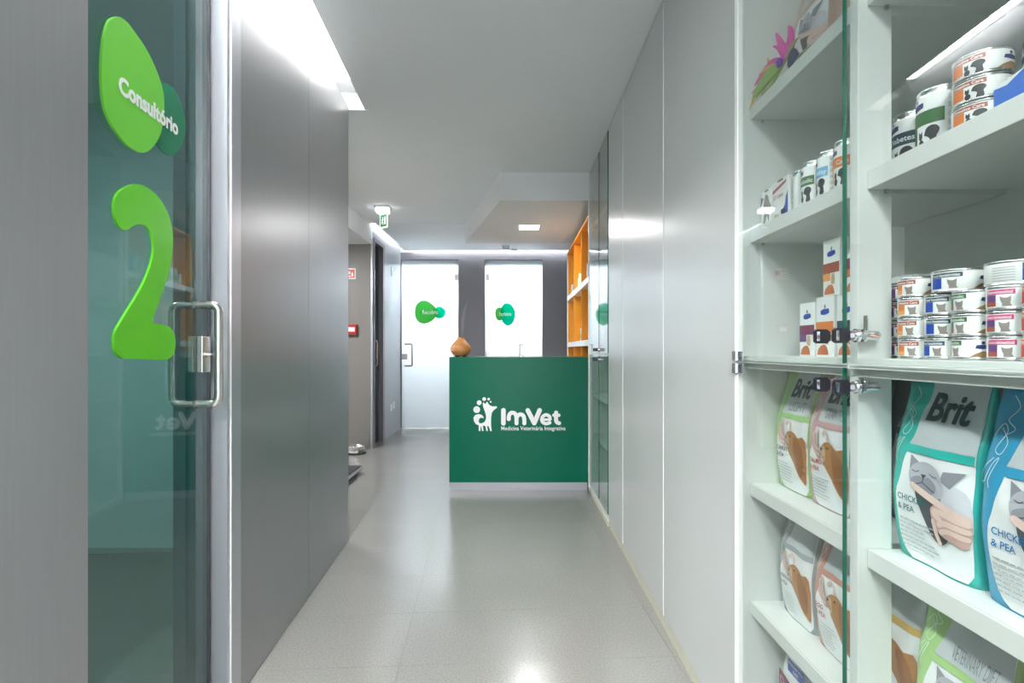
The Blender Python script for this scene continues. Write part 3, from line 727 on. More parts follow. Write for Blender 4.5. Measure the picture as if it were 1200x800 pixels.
bb = [(0.66, 4.60, 1.787, 0.10, 0.03, 0.16, (0.25, 0.45, 0.6)), (0.66, 4.66, 1.787, 0.10, 0.03, 0.14, (0.7, 0.75, 0.75)), (0.66, 4.73, 1.787, 0.1, 0.04, 0.15, (0.45, 0.6, 0.7)),
      (0.665, 5.27, 1.787, 0.08, 0.05, 0.13, (0.75, 0.78, 0.62)), (0.665, 5.36, 1.787, 0.08, 0.05, 0.15, (0.8, 0.8, 0.75)), (0.665, 5.45, 1.787, 0.08, 0.05, 0.11, (0.6, 0.7, 0.6)),
      (0.665, 5.95, 1.787, 0.08, 0.06, 0.10, (0.4, 0.5, 0.55)), (0.665, 6.05, 1.787, 0.08, 0.05, 0.12, (0.75, 0.75, 0.7)), (0.665, 5.22, 1.247, 0.07, 0.06, 0.13, (0.8, 0.82, 0.7))]
bl = ['blue carton standing on upper bookcase shelf by the glass cabinet', 'pale carton between two blue cartons on the upper bookcase shelf', 'light blue carton on the upper bookcase shelf', 'cream yellow carton in the middle bay of the bookcase',
      'white carton in the middle bay of the bookcase', 'pale green carton in the middle bay of the bookcase', 'grey carton in the farthest bay of the bookcase', 'off-white carton in the farthest bay of the bookcase', 'small cream carton alone on the lower bookcase shelf']
for (x, y, z, dx, dy, hh, c), l in zip(bb, bl):
    t = thing('carton', l, 'box', (x + dx / 2, y + dy / 2, z), group='cartons on the orange bookcase')
    part('box', MB().box(x, x + dx, y, y + dy, z, z + hh, bev=0.001), mat('carton_%.2f_%.2f_%.2f' % c, c, 0.5), t)
    part('label_band', MB().box(x - 0.0006, x - 0.0001, y + 0.004, y + dy - 0.004, z + hh * 0.2, z + hh * 0.55), mat('carton_label', (0.85, 0.86, 0.84), 0.5) if c[0] < 0.7 else mat('carton_label_green', (0.25, 0.5, 0.3), 0.5), t)

# ------------------------------------------------------------------ lamps
def led_panel(name, x, y, z, s, power, label, group=None):
    t = thing(name, label, 'lamp', (x, y, z), group=group)
    m = MB(); e = 0.012
    m.box(x - s / 2 - e, x + s / 2 + e, y - s / 2 - e, y - s / 2, z - 0.006, z - 0.0005); m.box(x - s / 2 - e, x + s / 2 + e, y + s / 2, y + s / 2 + e, z - 0.006, z - 0.0005)
    m.box(x - s / 2 - e, x - s / 2, y - s / 2, y + s / 2, z - 0.006, z - 0.0005); m.box(x + s / 2, x + s / 2 + e, y - s / 2, y + s / 2, z - 0.006, z - 0.0005)
    part('frame', m, M_edgewhite, t); part('diffuser', MB().box(x - s / 2, x + s / 2, y - s / 2, y + s / 2, z - 0.004, z - 0.0006), M_led, t)
    a = area(name + '_light', (x, y, z - 0.012), s, s, power); a.parent = None
    return t
p = at(620, 266, 1); LY = (2.392 - EYE) * F / (CY - 266); LX = (620 - CX) * LY / F
led_panel('ceiling_light', LX, LY, 2.392, 0.19, 5, 'small square ceiling light in the dropped box above the counter')
for y, pw in ((-0.9, 26), (-2.2, 26)):
    led_panel('ceiling_light', -0.1, y, CEIL, 0.3, pw, 'square ceiling light added for fill ' + ('beside the closet fronts behind the viewer' if y > -1.5 else 'next to the fill window'), 'added corridor fill lights')  # lamps added out of view to light the corridor from behind the camera
led_panel('ceiling_light', -2.45, 4.7, 2.396, 0.25, 22, 'unseen square ceiling light added in the waiting niche')  # added out of view to brighten the niche end wall
led_panel('ceiling_light', -2.3, 1.2, 2.6, 0.3, 13, 'unseen square ceiling light added inside the consulting room')  # added out of view to lift the room behind the green glass
# LED strips in the slots
st = thing('slot_light', 'long white light strip in the ceiling slot over the grey wall', 'lamp', tuple(LW((0.0, 0.5, CEIL + 0.09))))
part('diffuser', LB().box(-0.05, 0.06, -2.9, 3.03, CEIL + 0.085, CEIL + 0.095), M_led, st)
o = area('slot_light_glow', tuple(LW((0.012, -0.2, CEIL + 0.08))), 0.1, 5.8, 66, rot=(0, 0, LA))
st = thing('slot_light', 'white light strip in the ceiling slot by the dark glass door', 'lamp', (-1.64, 7.0, CEIL + 0.06))
part('diffuser', MB().box(-1.665, -1.62, 6.25, 7.68, CEIL + 0.055, CEIL + 0.065), M_ledsoft, st)
st = thing('slot_light', 'light strip hidden above the end wall with frosted doors', 'lamp', (-0.3, 7.78, CEIL + 0.06))
part('diffuser', MB().box(-1.5, 0.9, 7.75, 7.79, CEIL + 0.055, CEIL + 0.065), M_ledsoft, st)
area('end_wall_glow', (-0.3, 7.765, CEIL + 0.05), 2.4, 0.04, 4)

# emergency exit luminaire
e0 = at(449, 243, 5.43)
ex = thing('exit_sign', 'ceiling emergency light with hanging green exit pictogram', 'exit sign', (e0.x, 5.43, CEIL))
part('base', MB().box(e0.x - 0.075, e0.x + 0.075, 5.35, 5.51, CEIL - 0.014, CEIL - 0.0005, bev=0.003), M_steel, ex)
part('lamp_housing', MB().box(e0.x - 0.065, e0.x + 0.055, 5.37, 5.49, CEIL - 0.055, CEIL - 0.0145, bev=0.008), mat('exit_lamp_glow', (0.9, 0.95, 1), 0.4, emit=2.5), ex)
R = Matrix.Rotation(radians(-38), 3, 'Z'); ec = Vector((e0.x + 0.01, 5.42, 0))
def EW(p): return ec + R @ Vector((p[0], p[1], 0)) + Vector((0, 0, p[2]))
m = MB(); m.xf = EW; m.box(-0.06, 0.06, -0.004, 0.004, CEIL - 0.215, CEIL - 0.056); part('sign_plate', m, mat('exit_white', (0.9, 0.92, 0.9), 0.4, emit=0.4), ex)
m = MB(); m.xf = EW; m.box(-0.048, 0.048, -0.0052, -0.0042, CEIL - 0.198, CEIL - 0.075); part('pictogram_field', m, mat('exit_green', (0.03, 0.32, 0.10), 0.4), ex, 'green pictogram field')
efn = lambda u, v, t: EW((u, -0.0052 - t, CEIL - 0.137 + v))
A = Art().rect(0.014, 0.036, -0.04, 0.035); A.poly(ellipse(-0.012, 0.03, 0.008, 0.008, 14)); A.stroke([(-0.012, 0.018), (-0.018, -0.01), (-0.03, -0.03)], 0.009); A.stroke([(-0.018, -0.01), (-0.004, -0.02), (-0.006, -0.04)], 0.008); A.stroke([(-0.012, 0.014), (0.004, 0.006)], 0.006); A.stroke([(-0.012, 0.014), (-0.03, 0.004)], 0.006)
part('running_figure', A.lay(efn, 0.0006), mat('exit_white', (0.9, 0.92, 0.9)), ex)

# vent, detector on the far ceiling
v0 = at(593, 290.5, 7.45); zc2 = CEIL - 0.006
vt = thing('ceiling_vent', 'small grey slatted ceiling vent before the end wall', 'vent', (v0.x, 7.45, zc2))
part('frame', MB().box(v0.x - 0.065, v0.x + 0.065, 7.30, 7.60, zc2 - 0.012, zc2 - 0.0004), M_white, vt)
for i in range(5):
    part('slat', MB().box(v0.x - 0.05, v0.x + 0.05, 7.325 + i * 0.052, 7.355 + i * 0.052, zc2 - 0.016, zc2 - 0.0124), M_alud, vt)
s0 = at(603, 295, 7.6)
sd = thing('smoke_detector', 'round white smoke detector on the ceiling near the vent', 'detector', (s0.x, 7.62, zc2))
part('body', MB().lathe([(0, -0.03), (0.03, -0.03), (0.045, -0.022), (0.05, -0.006), (0.05, -0.0005)], n=24), M_white, sd, world=False)
part('grille', MB().lathe([(0.0, -0.036), (0.018, -0.036), (0.022, -0.0302)], n=20), M_white, sd, world=False)

# niche objects: fire sign, alarm box, bowl, pet scale
YN = 6.19
a, b = at(405, 315, YN), at(417, 327, YN)
fs = thing('fire_sign', 'small red fire sign with white border above the alarm box', 'sign', (b.x - 0.06, YN, b.z))
part('plate', MB().box(b.x - 0.125, b.x, YN - 0.006, YN - 0.0005, b.z, b.z + 0.125), M_print_white, fs)
part('red_field', MB().box(b.x - 0.113, b.x - 0.012, YN - 0.0075, YN - 0.0062, b.z + 0.012, b.z + 0.113), mat('sign_red', (0.62, 0.06, 0.03), 0.4), fs)
fA = Art().poly(ellipse(b.x - 0.08, b.z + 0.075, 0.022, 0.02, 16)).poly([(b.x - 0.05, b.z + 0.03), (b.x - 0.03, b.z + 0.03), (b.x - 0.028, b.z + 0.06), (b.x - 0.038, b.z + 0.085), (b.x - 0.05, b.z + 0.06)]).rect(b.x - 0.1, b.x - 0.06, b.z + 0.025, b.z + 0.04)
part('symbol', fA.lay(lambda u, v, t: (u, YN - 0.0076 - t, v), 0.0006), M_print_white, fs)
a, b = at(405, 392, YN), at(419, 380, YN)
al = thing('fire_alarm', 'red fire alarm call box on the taupe wall', 'alarm', (b.x - 0.05, YN, a.z))
part('box', MB().box(b.x - 0.115, b.x, YN - 0.05, YN - 0.0005, a.z, b.z, bev=0.004), M_red, al)
part('label_plate', MB().box(b.x - 0.1, b.x - 0.018, YN - 0.052, YN - 0.0505, a.z + 0.035, a.z + 0.085), M_print_white, al)
part('led_lens', MB().lathe([(0, 0.001), (0.006, 0.001), (0.006, 0)], c=(0, 0, 0), n=10), M_print_white, al, world=False).location = (-0.01, -0.03, 0.123)
bp_ = (-1.765, 5.93, 0)
bw = thing('pet_bowl', 'shiny steel pet bowl on the floor by the niche wall', 'bowl', bp_); bw.scale = (1.15, 1.15, 1.15)
part('bowl', MB().lathe([(0.0, 0.012), (0.052, 0.012), (0.062, 0.03), (0.066, 0.07), (0.072, 0.078), (0.076, 0.078), (0.078, 0.074), (0.076, 0.068), (0.09, 0.02), (0.09, 0.014), (0.0, 0.010)], n=36), M_chrome, bw, world=False)
part('rubber_base', MB().lathe([(0.0, 0.0), (0.093, 0.0), (0.095, 0.007), (0.092, 0.015), (0.0, 0.009)], n=36), M_rubber, bw, world=False)
sx = at(416, 550, 4.72).x
ps = thing('pet_scale', 'low black pet scale with silver edge on the niche floor', 'scale', (sx - 0.5, 4.72, 0))
part('platform', MB().box(sx - 0.95, sx - 0.012, 4.50, 5.0, 0.034, 0.062, bev=0.004), mat('scale_silver', (0.6, 0.63, 0.68), 0.3, metal=0.6), ps, 'silver edged platform')
part('mat', MB().box(sx - 0.945, sx - 0.02, 4.505, 4.995, 0.0622, 0.068), M_rubber, ps, 'black rubber mat')
for xx in (sx - 0.9, sx - 0.07):
    for yy in (4.55, 4.95): part('foot', MB().lathe([(0, 0), (0.022, 0), (0.02, 0.0338), (0, 0.0338)], c=(xx, yy, 0), n=16), M_rubber, ps)
# switch and sockets on the far left wall
y1 = -X0 * F / (CX - 459)
for (nm, l, cat, z, yy) in (('light_switch', 'white light switch high on the blue grey wall', 'switch', EYE + (CY - 318) * y1 / F - 0.06, y1),
                       ('wall_socket', 'low white wall socket on the side of the dark glass door', 'socket', 0.33, y1 - 0.05), ('wall_socket', 'low white wall socket on the side of the frosted door', 'socket', 0.35, y1 + 0.10)):
    t = thing(nm, l, cat, (X0, yy, z), group='sockets on the far left wall' if cat == 'socket' else None)
    part('plate', MB().box(X0 + 0.0003, X0 + 0.010, yy - 0.04, yy + 0.04, z, z + (0.09 if cat == 'socket' else 0.12), bev=0.002), M_print_white, t)
    part('insert', MB().box(X0 + 0.0102, X0 + 0.013, yy - 0.022, yy + 0.022, z + 0.02, z + 0.07), M_white, t)

# ------------------------------------------------------------------ goods: cans
PR = {}
def pm(name, c, rough=0.4): return mat('print_' + name, c, rough)
P_navy = pm('navy', (0.02, 0.035, 0.16)); P_blue = pm('royal_blue', (0.015, 0.07, 0.42)); P_brown = pm('rust', (0.36, 0.09, 0.05)); P_orange = pm('orange', (0.72, 0.20, 0.035))
P_lorange = pm('light_orange', (0.80, 0.36, 0.12)); P_red = pm('scarlet', (0.62, 0.04, 0.03)); P_pink = pm('magenta', (0.66, 0.05, 0.25)); P_dgreen = pm('dark_green', (0.03, 0.14, 0.035)); P_purple = pm('plum', (0.20, 0.03, 0.09))
P_teal = pm('dark_slate', (0.02, 0.065, 0.09)); P_sky = pm('sky_blue', (0.16, 0.46, 0.72)); P_ink = pm('ink', (0.025, 0.03, 0.035)); P_fur = pm('fur_grey', (0.27, 0.24, 0.22)); P_lgrey = pm('text_grey', (0.42, 0.46, 0.46)); P_kib = pm('kibble', (0.34, 0.20, 0.08), 0.7)
P_vio = pm('violet', (0.14, 0.06, 0.22)); P_olive = pm('olive', (0.30, 0.27, 0.14)); P_paper = pm('label_paper', (0.84, 0.87, 0.86), 0.38); P_tan = pm('tan', (0.55, 0.42, 0.25))
M_tin = mat('tin', (0.72, 0.74, 0.74), 0.22, metal=1.0, var=0.04, vscale=40)

def cat_head(A, u, v, s):
    A.poly([(u + a * s, v + b * s) for a, b in ((-0.5, 0.15), (-0.55, 0.62), (-0.2, 0.42), (0.2, 0.42), (0.5, 0.62), (0.5, 0.1), (0.42, -0.2), (0.62, -0.6), (-0.35, -0.6), (-0.3, -0.3))])
def two_pets(A, u, v, su, sv):
    """a small sitting cat and a bigger dog head beside it"""
    q = lambda pts: A.poly([(u + a * su, v + b * sv) for a, b in pts])
    q(ellipse(-0.52, 0.22, 0.20, 0.24, 16)); q(ellipse(-0.56, 0.60, 0.15, 0.16, 16)); q([(-0.70, 0.66), (-0.68, 0.88), (-0.57, 0.74)]); q([(-0.55, 0.74), (-0.44, 0.88), (-0.42, 0.66)])
    q(spline([(-0.16, 0.92), (0.10, 1.02), (0.40, 0.98), (0.58, 0.80), (0.52, 0.60), (0.42, 0.46), (0.46, 0.0), (0.0, 0.0), (0.06, 0.36), (-0.10, 0.52), (-0.28, 0.60), (-0.26, 0.72)], 3))
def make_can(label, r, h, c1, c2, txt, pet, group, c3=None):
    """short pet food can; the printed front faces local -X"""
    t = thing('food_can', label, 'can', group=group)
    rim = r * 1.0
    prof = [(0.0, 0.0022), (r * 0.9, 0.0022), (r * 0.94, 0.0), (rim, 0.0012), (rim, 0.003), (r * 0.975, 0.0042), (r * 0.975, h - 0.0042), (rim, h - 0.003), (rim, h - 0.0012), (r * 0.95, h), (r * 0.91, h - 0.0028), (0.0, h - 0.003)]
    part('tin', MB().lathe(prof, n=36), M_tin, t, world=False)
    part('paper_label', MB().lathe([(r * 0.9755, 0.0045), (r * 0.9785, 0.0048), (r * 0.9785, h - 0.0048), (r * 0.9755, h - 0.0045)], n=48), P_paper, t, world=False)
    fn = lambda u, v, l: ((r * 0.9785 + l) * cos(pi + u / r), (r * 0.9785 + l) * sin(pi + u / r), v)
    W = r
    part('label_stripe', Art().rect(-0.95 * W, 0.35 * W, 0.64 * h, 0.84 * h).lay(fn, 0.0003, 0.006), c1, t, world=False)
    part('label_block', Art().rect(-0.95 * W, -0.42 * W, 0.17 * h, 0.63 * h).lay(fn, 0.0003, 0.006), c2, t, world=False)
    if c3: part('label_block', Art().rect(-0.95 * W, -0.42 * W, 0.17 * h, 0.36 * h).lay(fn, 0.0005, 0.006), c3, t, world=False)
    A = Art()
    if pet == 'cat': cat_head(A, -0.02 * W, 0.36 * h, 0.33 * h)
    else: two_pets(A, 0.02 * W, 0.10 * h, 0.55 * W, 0.50 * h)
    part('pet_picture', A.lay(fn, 0.0004, 0.006), P_fur if pet == 'cat' else P_ink, t, world=False)
    part('lettering', Art().text(txt, -0.9 * W, 0.68 * h, h * 0.17, width=1.15 * W, bold=0.02).lay(fn, 0.0006), M_print_white, t, world=False)
    part('logo', Art().poly([(0.95 * W, 0.5 * h), (1.0 * W, 0.64 * h), (1.3 * W, 0.66 * h), (1.6 * W, 0.64 * h), (1.62 * W, 0.5 * h), (1.3 * W, 0.47 * h)]).rect(1.22 * W, 1.36 * W, 0.68 * h, 0.80 * h).lay(fn, 0.0004, 0.006), P_navy, t, world=False)
    A = Art()
    A.poly([(0.72 * W, 0.13 * h), (0.95 * W, 0.27 * h), (1.25 * W, 0.38 * h), (1.6 * W, 0.38 * h), (1.8 * W, 0.13 * h)])
    part('kibble_picture', A.lay(fn, 0.0004, 0.006), P_kib, t, world=False)
    A = Art()
    for i in range(6): A.rect(-1.9 * W, -1.15 * W, (0.2 + 0.1 * i) * h, (0.2 + 0.1 * i) * h + 0.0009)
    part('fine_print', A.lay(fn, 0.0004, 0.006), P_lgrey, t, world=False)
    return t

def make_tall_can(label, r, h, band, txt, group, c2=None):
    t = thing('food_can', label, 'can', group=group)
    prof = [(0.0, 0.003), (r * 0.9, 0.003), (r * 0.94, 0.0), (r, 0.0015), (r, 0.0035), (r * 0.97, 0.005), (r * 0.97, h - 0.012), (r * 0.93, h - 0.006), (r * 0.955, h - 0.004), (r * 0.955, h - 0.001), (r * 0.92, h), (r * 0.88, h - 0.004), (0, h - 0.0045)]
    part('tin', MB().lathe(prof, n=40), M_tin, t, world=False)
    part('paper_label', MB().lathe([(r * 0.9705, 0.0055), (r * 0.974, 0.006), (r * 0.974, h - 0.0125), (r * 0.9705, h - 0.012)], n=48), P_paper, t, world=False)
    fn = lambda u, v, l: ((r * 0.974 + l) * cos(pi + u / r), (r * 0.974 + l) * sin(pi + u / r), v)
    W = r
    part('label_band', Art().rect(-1.15 * W, 0.55 * W, 0.45 * h, 0.66 * h).lay(fn, 0.0003, 0.007), band, t, world=False)
    if c2: part('label_band', Art().rect(-1.15 * W, -0.75 * W, 0.16 * h, 0.45 * h).lay(fn, 0.0003, 0.007), c2, t, world=False)
    part('logo', Art().poly([(-1.1 * W, 0.69 * h), (-1.1 * W, 0.77 * h), (-0.7 * W, 0.80 * h), (-0.35 * W, 0.80 * h), (-0.35 * W, 0.72 * h)]).rect(-0.8 * W, -0.7 * W, 0.82 * h, 0.87 * h).lay(fn, 0.0003, 0.007), P_navy, t, world=False)
    if txt: part('lettering', Art().text(txt, 0.45 * W, 0.51 * h, h * 0.13, bold=0.012, align='RIGHT').lay(fn, 0.0006), M_print_white, t, world=False)
    A = Art()
    two_pets(A, -0.08 * W, 0.09 * h, 0.75 * W, 0.32 * h)
    part('pet_picture', A.lay(fn, 0.0004, 0.007), P_ink, t, world=False)
    A = Art()
    for b in range(6):
        for i in range(3): A.rect(0.68 * W, (1.35 - 0.1 * (i % 2)) * W, (0.12 + 0.13 * b + 0.026 * i) * h, (0.12 + 0.13 * b + 0.026 * i) * h + 0.0012)
    part('fine_print', A.lay(fn, 0.0004, 0.007), P_lgrey, t, world=False)
    return t

GS = 'short cat food cans stacked on the middle shelf'
r, h = 0.0275, 0.0345
cols = [(0.728, 0.978, 'plum striped cat food can behind the white post', P_purple, P_vio, 'Kidney Care', 4, None),
        (0.692, 0.908, 'rust striped cat food can in the stack by the white post', P_brown, P_orange, 'Digestive Care', 4, P_lorange),
        (0.694, 0.851, 'navy striped cat food can with royal blue square in a stack', P_teal, P_blue, 'Food Sensitivities', 3, None),
        (0.692, 0.794, 'dark green striped cat food can in a stack', P_dgreen, P_dgreen, 'Metabolic', 3, P_brown),
        (0.694, 0.737, 'magenta striped cat food can in a stack', P_pink, P_vio, 'Gastrointestinal', 3, P_brown),
        (0.690, 0.680, 'orange striped cat food can with scarlet square in a stack', P_orange, P_red, 'Urinary Care', 3, None),
        (0.692, 0.623, 'orange striped cat food can in the stack nearest the cabinet side', P_orange, P_red, 'Urinary Care', 3, None)]
for (x, y, l, c1, c2, tx, n, c3) in cols:
    proto = make_can(l, r, h, c1, c2, tx, 'cat', GS, c3)
    # the printed front looks out of the glass and a little towards the viewer
    for i in range(n):
        rz = radians({'green': 6, 'orange': 18, 'magenta': 30}.get([q for q in ('magenta', 'green', 'orange', '') if q in l][0], 38)) + random.uniform(-0.2, 0.2)
        o = proto if i == 0 else dup(proto, (0, 0, 0), 0)
        o['label'] = ('lowest ' if i == 0 else 'topmost ' if i == n - 1 else 'second lowest ' if i == 1 else 'third lowest ') + l
        jx, jy = random.uniform(-0.0006, 0.0006), random.uniform(-0.0005, 0.0005)
        o.location = (x + jx, y + jy, ZS[2] + i * h + 0.0002 * i); o.rotation_euler = (0, 0, rz)
bc = make_can('wide navy striped can lying across the top of the cat food stacks', 0.036, 0.036, P_teal, P_blue, 'Food Sensitivities', 'cat', 'wide cans on top of the stacks')
bc.location = (0.703, 0.834, ZS[2] + 3 * h + 0.001); bc.rotation_euler = (0, 0, radians(36))
o = make_can('wide can turned to its fine print on top of the magenta stacks', 0.036, 0.036, P_teal, P_blue, 'Food Sensitivities', 'cat', 'wide cans on top of the stacks')
o.location = (0.715, 0.752, ZS[2] + 3 * h + 0.001); o.rotation_euler = (0, 0, radians(110))
o = dup(o, (0.72, 0.672, ZS[2] + 3 * h + 0.001), radians(100), 'wide can turned to its fine print on top of the orange stacks')

GT = 'tall dog food cans on the upper shelf'
def put(o, x, y, z, deg): o.location = (x, y, z); o.rotation_euler = (0, 0, radians(deg))
put(make_tall_can('tall dog food can with dark slate band marked Diabetes by the post', 0.034, 0.11, P_teal, 'Diabetes', GT), 0.747, 0.988, ZS[1], 30)
put(make_tall_can('tall dog food can with plain green band beside the orange stack', 0.034, 0.11, P_dgreen, '', GT, P_dgreen), 0.722, 0.896, ZS[1], 30)
put(make_tall_can('tall green banded can standing behind the blue cardboard tray', 0.034, 0.11, P_dgreen, '', GT), 0.752, 0.735, ZS[1], 22)
put(make_tall_can('tall can in the back row between two dog food cans', 0.034, 0.11, P_sky, '', GT), 0.82, 0.90, ZS[1], 30)
put(make_tall_can('tall dog food can with green band marked Metabolic', 0.029, 0.10, P_dgreen, 'Metabolic', GT), 0.69, 1.212, ZS[1], 26)
put(make_tall_can('tall dog food can with sky blue band', 0.029, 0.10, P_sky, 'Mobility', GT), 0.69, 1.150, ZS[1], 15)
put(make_tall_can('tall dog food can with orange band beside the glass door edge', 0.029, 0.10, P_orange, 'Care', GT, P_lorange), 0.69, 1.088, ZS[1], 30)
put(make_tall_can('tall can showing only fine print behind the white carton', 0.028, 0.10, P_dgreen, '', GT), 0.70, 1.272, ZS[1], -75)
sp = make_can('orange dog food can in the stack of three on the upper shelf', 0.036, 0.036, P_brown, P_orange, 'Digestive Care', 'dog', 'stack of three orange dog food cans')
for i in range(3):
    o = sp if i == 0 else dup(sp, (0, 0, 0), 0)
    o['label'] = ('bottom', 'middle', 'top')[i] + ' orange dog food can in the stack of three on the upper shelf'
    o.location = (0.700 + 0.001 * i, 0.792, ZS[1] + i * 0.0362); o.rotation_euler = (0, 0, radians(40 - 3 * i))

# ------------------------------------------------------------------ goods: boxes
def make_box(label, w, d, h, group, low=None, prints=()):
    """carton; front faces local -X, low = height of the cut-down front"""
    t = thing('food_carton', label, 'box', group=group)
    if low:
        prof = [(-d / 2, 0), (d / 2, 0), (d / 2, h), (-d / 2 + 0.45 * d, h), (-d / 2, low)]
        m = MB().prism(prof, lambda u, v, tt: (u, tt, v), -w / 2, w / 2)
    else:
        m = MB().box(-d / 2, d / 2, -w / 2, w / 2, 0, h, bev=0.0008)
    part('carton', m, P_paper, t, world=False)
    fn = lambda u, v, l: (-d / 2 - l, -u * w / 2, v * h)
    for (nm, poly, m_) in prints:
        part(nm, Art().poly(poly).lay(fn, 0.0004), m_, t, world=False)
    part('flap_line', MB().box(-d / 2 - 0.0003, d / 2 + 0.0002, -w / 2 - 0.0002, w / 2 + 0.0002, (low or h) - 0.0012, (low or h) - 0.0004) if not low else MB().box(-d / 2 - 0.0003, -d / 2, -w / 2, w / 2, low - 0.0012, low - 0.0002), P_lgrey, t, world=False)
    return t
R_ = lambda a, b, c, d: [(a, c), (b, c), (b, d), (a, d)]
logo = ('logo', [(-0.45, 0.70), (-0.5, 0.76), (-0.2, 0.79), (0.45, 0.79), (0.5, 0.72), (0.0, 0.69)], P_blue)
tick = ('logo_mark', R_(-0.05, 0.08, 0.80, 0.86), P_navy)
dome = ('kibble_picture', spline([(-0.85, 0.03), (-0.75, 0.12), (-0.35, 0.19), (0.1, 0.19), (0.35, 0.1), (0.4, 0.03)], 3, False), pm('kibble_red', (0.55, 0.16, 0.06)))
GB = 'pouch cartons stacked on the middle shelf'
def carton(label, x, y, z, w, d, h, band, band2=None, low=None, deg=0, pet=True):
    pr_ = [logo, tick, ('label_band', R_(-1, 0.95, 0.40, 0.58), band), dome]
    if band2: pr_.append(('label_band', R_(-1, -0.1, 0.27, 0.40), band2))
    if pet: pr_.append(('pet_picture', [(-0.05, 0.24), (0.05, 0.38), (0.35, 0.39), (0.45, 0.3), (0.4, 0.2), (0.1, 0.2)], P_tan))
    o = make_box(label, w, d, h, GB, low, pr_); put(o, x, y, z, deg); return o
z3 = ZS[2]
carton('white carton with plum band, farthest of the lower row of cartons', 0.745, 1.262, z3, 0.064, 0.09, 0.128, P_purple, P_vio)
carton('white carton with orange band in the lower row of cartons', 0.745, 1.190, z3, 0.068, 0.09, 0.136, P_orange, P_lorange)
carton('white carton with slate band beside the glass door edge', 0.745, 1.112, z3, 0.066, 0.09, 0.134, P_teal, None)
carton('white carton with rust band tilted on top of the carton row', 0.752, 1.186, z3 + 0.1365, 0.062, 0.08, 0.128, P_brown, P_lorange)
carton('sloped-front white carton with plum band on top of the row', 0.752, 1.105, z3 + 0.1345, 0.066, 0.08, 0.13, P_purple, P_orange, low=0.075)
carton('white carton with plum band standing behind the can stacks', 0.80, 1.035, z3, 0.066, 0.09, 0.16, P_purple, None)
carton('tall white carton with plum band behind the plum striped cans', 0.82, 0.935, z3, 0.07, 0.07, 0.158, P_purple, None)
# two cartons on the upper shelf of the far bay
o = make_box('white carton printed with a grey dog on the upper shelf', 0.058, 0.085, 0.10, 'cartons on the upper shelf', None,
             [('pet_picture', spline([(-0.7, 0.08), (-0.35, 0.42), (-0.55, 0.55), (-0.2, 0.85), (0.3, 0.8), (0.6, 0.62), (0.9, 0.5), (0.6, 0.35), (0.45, 0.1), (0.1, 0.3), (-0.2, 0.1)], 3), P_fur),
              ('label_corner', [(-1, 0.62), (-0.5, 0.78), (-1, 0.85)], P_vio), ('handle_slot', R_(-0.3, 0.4, 0.93, 0.97), P_ink)]); put(o, 0.715, 1.408, ZS[1], 0)
o = make_box('white carton with red stripe and blue corner marked Canine', 0.078, 0.085, 0.105, 'cartons on the upper shelf', None,
             [('label_stripe', [(-0.95, 0.70), (0.75, 0.83), (0.8, 0.90), (-0.95, 0.78)], pm('wine', (0.36, 0.05, 0.09))), ('label_corner', [(0.35, 0.0), (1, 0.0), (1, 0.62), (0.75, 0.5), (0.65, 0.33), (0.35, 0.22)], P_blue),
              ('logo', R_(0.12, 0.72, 0.13, 0.24), P_navy), ('kibble_picture', [(-0.9, 0.05), (-0.75, 0.2), (-0.2, 0.16), (0.1, 0.05)], pm('biscuit', (0.62, 0.52, 0.36))), ('handle_slot', R_(-0.3, 0.4, 0.93, 0.97), P_ink)]); put(o, 0.715, 1.336, ZS[1], 0)
fnb = lambda u, v, l: (-0.0425 - l, -u, v)
part('lettering', Art().text('J/D Canine', -0.034, 0.058, 0.014, width=0.05, bold=0.01).lay(fnb, 0.0005), pm('wine', (0.36, 0.05, 0.09)), o, world=False)
# blue cardboard tray
tr = thing('cardboard_tray', 'blue and white cardboard tray on the upper shelf', 'tray', (0.70, 0.645, ZS[1]))
prof = [(-0.077, 0.0), (0.077, 0.0), (0.077, 0.026), (0.058, 0.024), (0.03, 0.036), (-0.02, 0.05), (-0.077, 0.05)]
part('front_wall', MB().prism(prof, lambda u, v, t: (-0.045 + t, u, v), 0.0, 0.002), pm('tray_blue', (0.03, 0.16, 0.62)), tr, world=False)
part('base', MB().box(-0.043, 0.045, -0.077, 0.077, 0, 0.002), P_paper, tr, world=False)
part('side_wall', MB().prism([(-0.043, 0.002), (0.045, 0.002), (0.045, 0.075), (0.02, 0.075), (-0.043, 0.03)], lambda u, v, t: (u, t, v), 0.075, 0.077), P_paper, tr, world=False)
part('back_wall', MB().box(0.043, 0.045, -0.077, 0.0748, 0.002, 0.06), P_paper, tr, world=False)
part('print_wave', Art().poly([(0.02, 0.004), (0.07, 0.004), (0.07, 0.02), (0.045, 0.014)]).lay(lambda u, v, l: (-0.0451 - l, -u, v), 0.0005), P_paper, tr, world=False)

